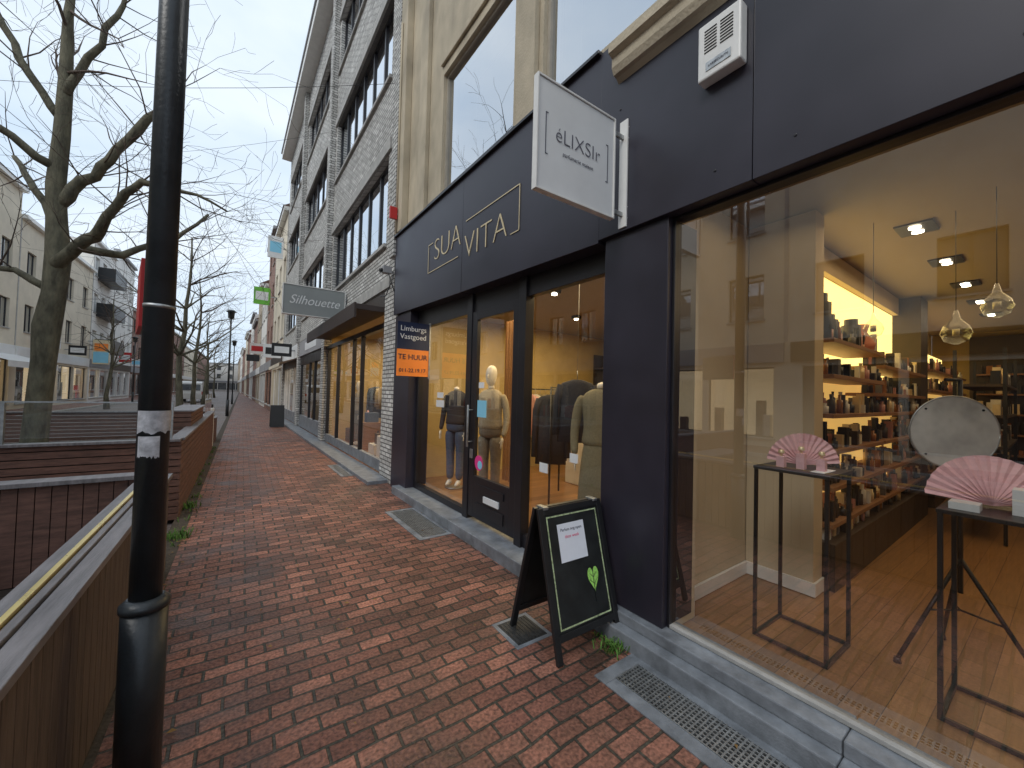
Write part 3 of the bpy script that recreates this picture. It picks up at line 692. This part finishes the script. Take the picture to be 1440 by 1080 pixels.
b=MB();b.box(-.565,-.485,-2,4.66,.815,.85,M_cap);b.box(-.60,-.57,-2,4.62,.815,.862,M_cap)
b.box(-.625,-.604,-2,4.62,.83,.875,M_brass);b.box(-.70,-.63,-2,4.5,.80,.845,M_cap)
b.box(-6,-.63,4.50,4.68,.845,.88,M_cap);b.build("cap_rails",t1,.003)
b=MB()
y=-2
while y<4.5:b.box(-6,-.61,y,y+.12,.06,.1,M_deck);y+=.128
b.build("deck",t1)
b=MB();b.box(-4.6,-1.6,3.9,4.4,.101,.48,M_slatr);b.box(-4.62,-1.58,3.87,4.42,.481,.52,M_cap);b.build("terrace_bench",t1,.004)
t2=empty("wooden_terrace_enclosure",(-2.5,8,0))
def slat_h(b,x0,x1,y0,y1,z0,z1,m,h=.07,g=.012):
    z=z0
    while z<z1-.01:b.box(x0,x1,y0,y1,z,min(z+h,z1),m);z+=h+g
b=MB();slat_h(b,-6,-.62,6.3,6.33,.0,.95,M_slatr);b.box(-6,-.62,6.333,6.37,0,.94,M_gap);slat_h(b,-.62,-.59,6.3,13,.0,.95,M_slatr);b.box(-.66,-.623,6.38,13,0,.94,M_gap)
slat_h(b,-6,-.62,12.97,13,.0,.95,M_slatr);b.build("fences",t2)
b=MB();b.box(-6,-.6,6.26,6.42,.955,.985,M_cap);b.box(-.72,-.57,6.42,13,.955,.985,M_cap);b.box(-6,-.73,12.9,13.04,.955,.985,M_cap);b.build("cap_rails",t2,.003)
b=MB();slat_h(b,-.98,-.66,8.2,10.6,.988,1.22,M_slatr,.06);slat_h(b,-1.0,-.66,8.18,8.2,.988,1.22,M_slatr,.06);b.box(-1.0,-.62,8.18,10.62,1.222,1.24,M_cap);b.build("planter_box",t2)
b=MB()
for i in range(4):
    x=-6+i*1.33;b.quad((x,6.32,.985),(x+1.3,6.32,.985),(x+1.3,6.32,1.42),(x,6.32,1.42),M_glassc);b.box(x+1.3,x+1.33,6.3,6.34,.985,1.42,M_steel)
b.box(-6,-.68,6.31,6.33,1.42,1.435,M_steel)
for i in range(3):
    y=10.7+i*.75;b.quad((-.64,y,.985),(-.64,y+.72,.985),(-.64,y+.72,1.45),(-.64,y,1.45),M_glassc)
b.build("glass_screens",t2)
b=MB();b.box(-6,-.66,6.4,12.95,.06,.1,M_deck);b.build("deck",t2)
b=MB();b.box(-.98,-.6,14.2,15.2,0,.7,M_slatr);b.box(-1.0,-.58,14.18,15.22,.7,.73,M_cap);b.box(-.92,-.66,14.3,15.1,.73,.76,M_soil)
b.build("wooden_planter")
b=MB();b.box(-.8,-.6,13.3,13.5,0,1.05,M_whitep);b.box(-.78,-.62,13.32,13.48,1.05,1.15,M_black);b.build("litter_bin",None,.02)
# ---------------------------------------------------------------- white van far away
def van(x,y):
    e=empty("white_van",(x,y,0));b=MB(Matrix.Translation((x,y,-.06)))
    prof=[(-2.4,.35),(-2.5,.9),(-2.45,1.95),(-2.2,2.1),(1.0,2.1),(1.75,1.25),(2.4,1.05),(2.5,.6),(2.45,.35)]
    n=len(prof);vs=[(-.92,q[0],q[1]) for q in prof]+[(.92,q[0],q[1]) for q in prof]
    vs=[(v[0]*(1-.07*max(0,v[2]-1)),v[1],v[2]) for v in vs]
    b.add(vs,[(i,(i+1)%n,n+(i+1)%n,n+i) for i in range(n)]+[tuple(range(n))[::-1],tuple(range(n,2*n))],M_whitep)
    b.build("body",e,.05)
    b=MB(Matrix.Translation((x,y,-.06)))
    b.box(-.7,.7,-2.52,-2.47,1.2,1.8,M_glassf)
    for s in (-1,1):b.box(s*.9,s*.91,.2,1.2,1.2,1.8,M_glassf);b.box(s*.9-.08,s*.9+.08,-2.52,-2.46,.8,1.1,M_red)
    for s in (-1,1):
        for yy_ in (-1.5,1.5):
            T=Matrix.Translation((s*.82,yy_,.34))@Matrix.Rotation(math.radians(90),4,'Y')
            b.loft([(0,0,-.11,.33,.33),(0,0,.11,.33,.33)],M_gap,20,T=T);b.loft([(0,0,-.12,.19,.19),(0,0,.12,.19,.19)],M_steel,14,T=T)
    b.build("windows_and_wheels",e)
van(-4.1,52)
# ---------------------------------------------------------------- TREES
def rnd(s):return Vector((random.gauss(0,s),random.gauss(0,s),random.gauss(0,s)))
def grow(b,p,d,L,r,depth,up=.25,seg=5,ms=(M_bark,M_twig)):
    pts=[p.copy()];rad=[r];d=d.normalized();step=L/seg
    for i in range(seg):
        d=(d+rnd(.16)+Vector((0,0,up*.18))).normalized();p=p+d*step;pts.append(p.copy());rad.append(max(r*(1-.75*(i+1)/seg),.003))
        if depth>0 and i>=1:
            for k in range(random.choice([1,1,2])):
                ax=rnd(1).normalized();nd=(d+ax*.95+Vector((0,0,up*.5))).normalized()
                grow(b,p,nd,L*random.uniform(.45,.7),rad[-1]*.65,depth-1,up,max(3,seg-1),ms)
    b.tube(pts,rad,ms[0] if r>.03 else ms[1],7 if r>.05 else (5 if r>.02 else 3),cap=False)
Rv=Vector((.823,-.568,0));Dv=Vector((.568,.823,0))
base=Vector((-3.05,10.7,-.06))
def W(r,z,d=0):return base+Rv*r+Dv*d+Vector((0,0,z))
random.seed(11)
tr=empty("bare_street_tree",base);b=MB()
b.tube([W(-.03,0),W(-.02,.15),W(.03,1.0),W(.1,2.1),W(.12,2.7),W(.22,3.3),W(.26,4.0),W(.2,4.6),W(.14,5.3),W(.2,6.2),W(.22,7.2),W(.2,8.5),W(.3,9.6)],[.24,.18,.165,.16,.185,.16,.17,.14,.13,.115,.10,.07,.03],M_bark,14)
limbs=[([(.22,3.75,0),(.7,4.15,-.1),(1.2,4.4,-.2),(1.7,5.0,-.3),(2.0,5.25,-.3),(2.6,5.15,-.2),(3.3,4.9,0)],[.11,.095,.085,.07,.055,.035,.015]),
([(.18,4.9,0),(.5,5.45,.1),(1.0,5.85,.1),(1.4,6.5,.2),(1.85,7.15,.3)],[.1,.09,.08,.075,.07]),
([(.2,4.3,0),(-.2,4.9,.2),(-.7,5.5,.3),(-1.3,6.1,.5)],[.09,.07,.06,.04]),
([(.2,6.5,0),(-.2,7.2,-.2),(-.6,8.0,-.3),(-1.0,8.8,-.2)],[.07,.06,.05,.02]),
([(.2,6.9,0),(.6,7.7,0),(1.0,8.6,.1),(1.2,9.4,.2)],[.07,.06,.045,.02]),
([(.2,5.6,0),(-.4,6.1,-.6),(-.9,6.3,-1.1),(-1.5,6.9,-1.5)],[.08,.06,.05,.03]),
([(.24,4.2,0),(.6,4.3,.8),(.9,4.9,1.6),(1.2,5.8,2.2)],[.09,.07,.05,.03]),
([(.1,3.4,0),(-.4,3.7,-.1),(-1.0,3.8,-.3),(-1.6,4.3,-.4)],[.07,.05,.04,.02])]
for pts,rad in limbs:
    P=[W(*q) for q in pts];Q=[];R2=[]
    for i in range(len(P)-1):
        for t in (0,.33,.66):
            q=P[i].lerp(P[i+1],t)+ (rnd(.028) if t else Vector());Q.append(q);R2.append((rad[i]*(1-t)+rad[i+1]*t)*random.uniform(.92,1.1))
    Q.append(P[-1]);R2.append(rad[-1]);b.tube(Q,R2,M_bark,9)
    for i in range(3,len(Q)):
        for k in range(random.choice((1,1,2))):
            d=(Q[i]-Q[i-1]).normalized()+rnd(.75)+Vector((0,0,.15));grow(b,Q[i],d,random.uniform(.8,1.7),min(R2[i]*.35,.016),2,.12,3)
for k in range(7):
    grow(b,W(.2,7+k*.4),rnd(1)+Vector((0,0,.6)),1.8,.03,1,.2,5)
b.build("trunk_and_branches",tr)
def autotree(x,y,H,seed,r=.13,clear=2.6,dp=3):
    random.seed(seed);e=empty("bare_street_tree",(x,y,0));b=MB();p=Vector((x,y,-.06))
    pts=[p];rad=[r*1.3];n=8
    for i in range(n):
        p=p+Vector((random.gauss(0,.07),random.gauss(0,.07),H*.8/n));pts.append(p);rad.append(r*(1-.8*(i+1)/n))
    b.tube(pts,rad,M_bark,8)
    for i in range(n+1):
        if pts[i].z>clear*.9:
            for k in range(4):
                a=random.uniform(0,6.28);grow(b,pts[i],Vector((math.cos(a),math.sin(a),.55)),H*.3*(1.15-.5*i/n),rad[i]*.55,dp,.2,4)
    b.build("trunk_and_branches",e)
autotree(-2.0,20,9.5,3,dp=2);autotree(-2.3,30,10,5,dp=2);autotree(-2.6,41,9.5,8,dp=2);autotree(-7.2,36,9,9,dp=1);autotree(-3,54,9,10,dp=1);autotree(-3.2,70,9,12,dp=1)
random.seed(21)
def lamp(x,y,h=6):
    b=MB();b.tube([(x,y,0),(x,y,.9)],.075,M_pole,12);b.tube([(x,y,.9),(x,y,h)],[.05,.04],M_pole,10)
    b.loft([(x,y,h-.45,.06,.06),(x,y,h-.4,.14,.14),(x,y,h-.1,.16,.16),(x,y,h-.05,.26,.26),(x,y,h+.05,.1,.1)],M_pole,14);b.build("street_lamp")
lamp(-.62,26.5,5.8);lamp(-.7,44,5.8);lamp(-8.0,48,5.8)
# ---------------------------------------------------------------- BRICK BUILDING
bb=empty("pale_brick_building",(2.2,12,0))
ops=[]
for (z0,z1) in ((4.45,6.2),(7.75,9.45),(11.05,12.7)):
    ops+=[(7.55,12.45,z0,z1,6),(13.25,18.3,z0,z1,5),(19.1,24.0,z0,z1,5)]
facade(bb,MR,6.74,24.8,3.55,14.2,ops,M_wbrick,M_darkf,sill=M_conc,rec=.1,fw=.06,curtains=.3)
b=MB(MR)
b.box(0,.3,6.74,7.5,0,3.55,M_wbrick)
b.box(-.12,0,6.745,7.0,4.0,14.2,M_wbrick)
for y in (12.85,18.7):b.box(-.16,0,y-.18,y+.18,3.56,14.2,M_wbrick)
b.box(-.06,.15,13.0,13.45,0,3.548,M_wbrick);b.box(-.06,.15,18.5,18.95,0,3.548,M_wbrick);b.box(-.06,.15,24.4,24.8,0,3.548,M_wbrick)
for (z0,z1) in ((4.45,6.2),(7.75,9.45),(11.05,12.7)):
    for (a,c) in ((7.35,12.6),(13.1,18.5),(19.0,24.2)):
        b.box(-.05,-.001,a,c,z1+.02,z1+.24,M_conc)
b.box(-.03,-.001,7.2,24.8,3.56,3.75,M_conc)
b.build("brick_piers_and_bands",bb)
b=MB(MR);b.box(-.45,.3,6.7,24.85,14.2,14.5,M_whitep);b.box(-.5,.3,6.65,24.9,14.5,14.62,M_greyr);b.build("eaves_cornice",bb,.02)
body(bb,MR,6.76,24.8,3.56,14.2,M_wbrick)
b=MB(MR)
b.box(-.5,.1,7.55,12.98,3.14,3.24,pm("awning_brown",(.05,.036,.032),.7));b.box(-.54,-.5,7.55,12.98,2.98,3.26,pm("awning_brown",(.05,.03,.025),.7));b.box(0,.2,7.5,12.98,3.24,3.54,M_dkwood)
b.build("shop_canopy",bb,.005)
b=MB(MR);fr=M_darkf
for y in (7.5,9.2,9.95,11.6,12.9):b.box(.05,.13,y,y+.07,.3,2.85,fr)
for y in (13.46,15.2,16.3,18.4,18.96,20.6,22.4,23.4,24.3):b.box(.05,.13,y,y+.08,.3,2.85,M_whitep if y>18.7 else fr)
b.box(.05,.13,7.5,13.0,.08,.3,M_blue);b.box(.05,.13,13.45,24.4,.08,.55,M_blue);b.box(.03,.14,7.5,13.0,2.85,2.95,fr);b.box(.03,.14,13.45,24.4,2.6,2.95,fr)
b.box(-.03,.14,13.46,18.49,2.952,3.54,M_greyr);b.box(-.06,.14,18.96,24.39,2.952,3.54,M_signw)
b.box(-.036,-.031,14.6,17.0,3.1,3.4,M_signw)
b.add([(0,18.96,2.95),(0,24.39,2.95),(-.7,24.39,2.7),(-.7,18.96,2.7),(-.7,24.39,2.55),(-.7,18.96,2.55)],[(0,1,2,3),(3,2,4,5)],M_cream)
b.build("shopfront_frames",bb)
b=MB(MR);b.quad((.09,7.5,.3),(.09,7.5,3.0),(.09,13.0,3.0),(.09,13.0,.3),M_glass2);b.quad((.09,13.45,.3),(.09,13.45,3.0),(.09,24.4,3.0),(.09,24.4,.3),M_glass2);b.build("shopfront_glass",bb)
b=MB(MR);b.box(-.35,.04,7.0,24.8,-.1,.06,M_blue);b.build("stone_plinth",bb,.006)
room(bb,MR,.2,4,7.45,13.2,.1,3.3,M_wally,M_ceil,M_floor,"shop_room",back=M_wallo)
room(bb,MR,.2,4,13.3,18.7,.1,3.3,M_wallo,M_ceil,M_floor,"shop_room_b")
room(bb,MR,.2,4,18.8,24.7,.1,3.3,M_wallw,M_wallw,M_floor,"shop_room_c")
area("shop_light",(1.4,10.3,3.25),2.0,4.2,170,(1,.72,.38),bb,MR);area("shop_light_b",(1.4,16,3.25),2.0,4,45,(1,.8,.55),bb,MR);area("shop_light_c",(1.4,21.7,3.25),2.0,4,60,(1,.9,.75),bb,MR)
for i,(x,y,t_,bt,hd) in enumerate(((2.75,8.3,M_jacket,M_jeans,False),(2.68,11.3,M_knitb,M_trouser,True),(2.5,14.6,M_trouser,M_jeans,False))):
    mannequin("mannequin",(x,y,.11),-80,t_,bt,head=hd)
g=MB()
for (y,h) in ((8.7,.6),(9.4,.35),(10.4,.8),(12.0,.5),(14.2,.5),(15.4,.9),(17.1,.4),(19.5,.6),(21.0,.9),(23.0,.5)):
    g.box(2.6,3.1,y,y+.5,.11,h,random.choice([M_whitep,M_dkwood,M_shelf]));g.box(2.7,3.0,y+.1,y+.35,h,h+.25,random.choice([M_dkwood,M_red,M_knitb,M_jeans]));g.loft([(2.8,y+.42,h,.05,.05),(2.8,y+.42,h+.1,.07,.07),(2.8,y+.42,h+.3,.02,.02)],random.choice([M_gold,M_black,M_pink]),10)
g.build("display_plinths",None,.01)
g=MB()
for i in range(12):garment(g,(3.6+random.uniform(-.2,.2),7.9+i*.42,1.75),.42,random.uniform(.6,1.0),random.uniform(-20,20),random.choice([M_jacket,M_knit,M_knitb,M_jeans,M_shelf]),.05)
for i in range(9):garment(g,(3.5+random.uniform(-.2,.2),13.9+i*.5,1.6),.42,random.uniform(.5,.9),random.uniform(-20,20),random.choice([M_jacket,M_knit,M_trouser,M_jeans]),.05)
g.build("hanging_clothes_row")
ss=empty("projecting_shop_sign",(2,10.6,3.8));y=10.5
b=MB();b.box(.72,2.05,y,y+.12,3.40,4.08,M_signg);b.build("sign_box",ss,.01)
b=MB();b.box(.70,2.07,y-.01,y+.13,4.081,4.10,M_whitep);b.box(.70,2.07,y-.01,y+.13,3.38,3.399,M_whitep);b.box(.70,.718,y-.01,y+.13,3.40,4.08,M_whitep);b.box(2.052,2.07,y-.01,y+.13,3.40,4.08,M_whitep);b.box(2.07,2.2,y+.04,y+.07,3.9,3.95,M_steel);b.build("sign_frame",ss)
text("sign_name","Silhouette",(1.38,y-.004,3.74),.30,M_signw,ss,shear=.35,ext=.001,sx=.9,off=0)
b=MB(MR)
b.tube([(-.02,6.9,3.1),(-.03,6.92,9),(-.03,6.9,14)],.012,M_black,5);b.tube([(-.13,6.6,4.34),(-.14,6.61,8)],.02,M_beige,6)
b.tube([(-.03,7.1,3.6),(-.05,7.3,3.4),(-.06,7.6,3.45)],.01,M_black,5);b.tube([(-.03,6.8,3.3),(-.12,6.95,3.7),(-.05,7.2,3.9)],.01,M_black,5)
b.build("facade_cables",bb)
b=MB(MR);b.box(-.26,-.14,6.55,6.60,4.55,4.75,M_red);b.box(-.14,-.06,6.56,6.59,4.63,4.66,M_steel);b.build("small_red_sign")
b=MB(MR);b.box(-.2,-.05,7.0,7.12,3.75,3.87,M_greyr);b.tube([(-.05,7.1,3.8),(0,7.1,3.8)],.015,M_steel,6);b.tube([(-.25,7.06,3.78),(-.2,7.06,3.8)],.035,M_black,8);b.build("security_camera")
b=MB()
for (p,q,s) in (((2.2,6.9,7.2),(-10.4,16,8.2),.5),((2.1,12.8,9.5),(-10.4,24,10),.6),((1.9,24,8.5),(-10.4,33,9),.5)):
    p=Vector(p);q=Vector(q);b.tube([p.lerp(q,t/12)-Vector((0,0,s*4*(t/12)*(1-t/12))) for t in range(13)],.005,M_black,4)
b.build("overhead_cables")
# ---------------------------------------------------------------- generic buildings
def generic(name,M,y0,y1,h,wall,frame,fh=3.1,gf=3.6,ww=1.2,wh=1.6,bays=3,roof='flat',shop=None,bal=False,far=False):
    e=empty(name,M@Vector((0,(y0+y1)/2,0)))
    ops=[];z=gf+.9;w=(y1-y0)/bays
    while z+wh<h-.3:
        for i in range(bays):
            c=y0+w*(i+.5);ops.append((c-ww/2,c+ww/2,z,z+wh,2 if ww>1 else 1))
        z+=fh
    nb=max(2,int((y1-y0)/2.6));sw=(y1-y0-.6)/nb
    for i in range(nb):ops.append((y0+.3+sw*i+.1,y0+.3+sw*(i+1)-.1,.35,2.8,1))
    facade(e,M,y0,y1,-.1,h,ops,wall,frame,sill=M_conc,curtains=.5,gm=M_glassf if far else None)
    body(e,M,y0,y1,-.1,h,wall,x0=.3 if far else .66)
    b=MB(M);b.box(-.25,.2,y0,y1,h,h+.22,M_whitep if random.random()<.6 else M_greyr);b.box(-.08,-.002,y0+.1,y1-.1,2.95,gf,shop or M_greyr)
    b.box(-.02,-.002,y0,y0+.12,gf+.02,h-.01,M_conc)
    if roof=='pitch':
        b.add([(-.3,y0,h+.22),(-.3,y1,h+.22),(4.5,y1,h+3.2),(4.5,y0,h+3.2),(9,y1,h+.22),(9,y0,h+.22)],[(0,3,2,1),(3,5,4,2),(0,5,3),(1,2,4)],pm("roof_tiles",(.12,.06,.045),.8,.3,3,.4,30))
        b.box(2.5,3.1,y0+.6,y0+1.2,h+1.2,h+3.6,M_rbrick)
    if bal:
        zz=gf+.8
        while zz<h-2:
            yc=(y0+y1)/2;b.box(-1.1,0,yc-2,yc+2,zz-.15,zz,M_black);b.box(-1.1,-1.05,yc-2,yc+2,zz,zz+1,M_black);b.box(-1.05,0,yc-2,yc-1.95,zz,zz+1,M_black);b.box(-1.05,0,yc+1.95,yc+2,zz,zz+1,M_black);zz+=fh
    b.build("cornice_and_fascia",e);return e
random.seed(5)
R=[(24.9,32,11.5,M_cream,3),(32,38,12.8,M_rbrick,2),(38,45,10,M_white,3),(45,52,11.5,M_ybrick,3),(52,60,9,M_rbrick,3),(60,70,11,M_white,4),(70,82,9.5,M_rbrick,4),(82,95,11,M_cream,4),(95,115,9,M_rbrick,6),(115,140,11,M_white,7),(140,180,10,M_ybrick,9)]
names={M_cream:"cream_shop_house",M_rbrick:"red_brick_shop_house",M_white:"white_shop_house",M_ybrick:"yellow_brick_shop_house",M_greyr:"grey_shop_house"}
for (a,c,h,m,bays) in R:
    generic(names[m],MR,a,c,h,m,random.choice([M_darkf,M_whitep]),bays=bays,roof=random.choice(['flat','pitch']),shop=random.choice([M_greyr,M_signw,M_dkwood]),far=a>35)
Lb=[(-24,-12,10.5,M_rbrick,4,'pitch'),(-12,-3,11,M_white,3,'flat'),(-3,5,9.5,M_cream,3,'pitch'),(5,13,11,M_cream,3,'flat'),(13,20,9.5,M_ybrick,3,'pitch'),(20,25.5,10,M_white,2,'pitch'),(25.5,33.6,12.2,M_cream,3,'pitch'),(33.6,46.5,10.8,M_cream,4,'flat'),(46.5,53,13.5,M_white,3,'bal'),(53,61,14.5,M_white,3,'flat'),(61,70,10,M_rbrick,3,'pitch'),(70,80,11.5,M_ybrick,4,'flat'),(80,92,9,M_white,4,'pitch'),(92,110,11,M_rbrick,6,'flat'),(110,140,10,M_cream,8,'pitch'),(140,180,11,M_rbrick,10,'flat')]
for (a,c,h,m,bays,rf) in Lb:
    generic(names[m],ML(),a,c,h,m,random.choice([M_darkf,M_whitep]),bays=bays,roof='pitch' if rf=='pitch' else 'flat',shop=random.choice([M_greyr,M_signw,M_dkwood,M_signw]),bal=rf=='bal',far=(a>54 or a<0))
generic("red_brick_shop_house",MR,-16,-4.05,10,M_rbrick,M_whitep,bays=4,far=True)
generic("white_shop_house",Matrix.Translation((0,182,0))@Matrix.Rotation(math.radians(90),4,'Z'),-12,16,10,M_white,M_darkf,bays=8,far=True)
b=MB(ML());b.add([(0,28,3.1),(0,34,3.1),(-1.6,34,2.6),(-1.6,28,2.6),(-1.6,34,2.3),(-1.6,28,2.3)],[(0,1,2,3),(3,2,4,5)],M_signw);b.build("shop_awning")
b=MB(ML());b.box(-1.3,-.3,46,46.1,3.2,5.2,pm("banner_cream",(.7,.6,.4),.6));b.box(-1.25,-.35,45.98,45.995,3.3,4.2,M_cyan);b.box(-1.2,-.4,45.98,45.995,4.3,4.9,M_orange);b.box(-.3,0,46.02,46.08,5.0,5.08,M_steel);b.build("shop_banner")
def blade(nm,y,x0,x1,z0,z1,m,m2=None,M=None):
    b=MB(M or MR);b.box(x0,x1,y,y+.12,z0,z1,m);b.box(x1,0,y+.04,y+.08,(z0+z1)/2-.03,(z0+z1)/2+.03,M_steel)
    if m2:b.box(x0+.1,x1-.1,y-.006,y-.001,z0+(z1-z0)*.25,z1-(z1-z0)*.25,m2)
    b.build(nm,None,.01)
blade("projecting_shop_sign",24,-1.0,-.2,3.2,3.9,M_signw,M_black);blade("projecting_shop_sign",19.5,-.95,-.2,3.0,3.55,M_black,M_signw)
blade("projecting_pharmacy_sign",30,-1.3,-.4,7.0,8.1,M_green,M_signw);blade("projecting_shop_sign",25.5,-.9,-.15,8.9,10.1,M_signw,M_cyan)
blade("projecting_shop_sign",36,-1.2,-.2,4.2,5.0,M_white,M_red);blade("projecting_shop_sign",43,-1.2,-.2,4.0,4.6,M_black,None)
for (yy_,za,zb,m1,m2) in ((36,3.7,4.5,M_signw,M_red),(41,3.6,4.3,M_black,M_signw),(55,3.8,4.8,M_red,M_signw),(60,3.6,4.4,M_signw,M_cyan),(66,3.8,4.6,M_green,M_signw),(74,3.6,4.5,M_signw,M_black)):
    blade("projecting_shop_sign",yy_,-1.1,-.2,za,zb,m1,m2,ML())
b=MB();
for s in (-1,1):
    T=Matrix.Translation((1.25,19.0+s*.13,.46))@Matrix.Rotation(math.radians(s*14),4,'X');b.box(-.25,.25,-.015,.015,-.46,.46,M_black,T=T)
b.build("small_pavement_board")
# ---------------------------------------------------------------- sky and sun
w=bpy.data.worlds.new("World");S.world=w;w.use_nodes=True;nt=w.node_tree;L=nt.links.new
bg=nt.nodes["Background"];sky=nt.nodes.new("ShaderNodeTexSky");sky.sky_type='NISHITA';sky.sun_disc=False
sky.sun_elevation=math.radians(42);sky.sun_rotation=math.radians(250);sky.air_density=1;sky.dust_density=3
tc=nt.nodes.new("ShaderNodeTexCoord");mp=nt.nodes.new("ShaderNodeMapping");mp.inputs["Scale"].default_value=(1,1,2.5);L(tc.outputs["Generated"],mp.inputs[0])
nz=nt.nodes.new("ShaderNodeTexNoise");nz.inputs["Scale"].default_value=2.2;nz.inputs["Detail"].default_value=5;L(mp.outputs[0],nz.inputs["Vector"])
cr=nt.nodes.new("ShaderNodeValToRGB");cr.color_ramp.elements[0].position=.35;cr.color_ramp.elements[1].position=.7
cr.color_ramp.elements[0].color=(5.3,6.5,7.9,1);cr.color_ramp.elements[1].color=(7.8,8.5,9.1,1);L(nz.outputs["Fac"],cr.inputs[0])
mx=nt.nodes.new("ShaderNodeMix");mx.data_type='RGBA';mx.inputs[0].default_value=.88;L(sky.outputs[0],mx.inputs[6]);L(cr.outputs[0],mx.inputs[7]);L(mx.outputs[2],bg.inputs[0]);bg.inputs[1].default_value=.138
sl=bpy.data.lights.new("sun",'SUN');sl.energy=1.2;sl.angle=math.radians(25);sl.color=(1,.98,.94)
so=bpy.data.objects.new("sun",sl);COL.objects.link(so)
az=math.radians(250);el=math.radians(42)
d=Vector((math.sin(az)*math.cos(el),math.cos(az)*math.cos(el),math.sin(el)));so.rotation_euler=d.to_track_quat('Z','Y').to_euler()
S.view_settings.view_transform='Standard'
try:S.view_settings.look='None'
except Exception:pass
S.view_settings.exposure=0
# ---------------------------------------------------------------- camera
cam=bpy.data.cameras.new("camera");co=bpy.data.objects.new("camera",cam);COL.objects.link(co)
cam.sensor_width=36;cam.lens=13.75;cam.clip_start=.03;cam.clip_end=900
yaw=math.radians(34.6);p=math.radians(1.4);th=math.radians(1.5)
f=Vector((math.sin(yaw)*math.cos(p),math.cos(yaw)*math.cos(p),math.sin(p)));r=Vector((math.cos(yaw),-math.sin(yaw),0));u=r.cross(f)
r2=r*math.cos(th)+u*math.sin(th);u2=-r*math.sin(th)+u*math.cos(th)
mw=Matrix((r2,u2,-f)).transposed().to_4x4();mw.translation=(0,0,1.65);co.matrix_world=mw
S.camera=co
print("done")
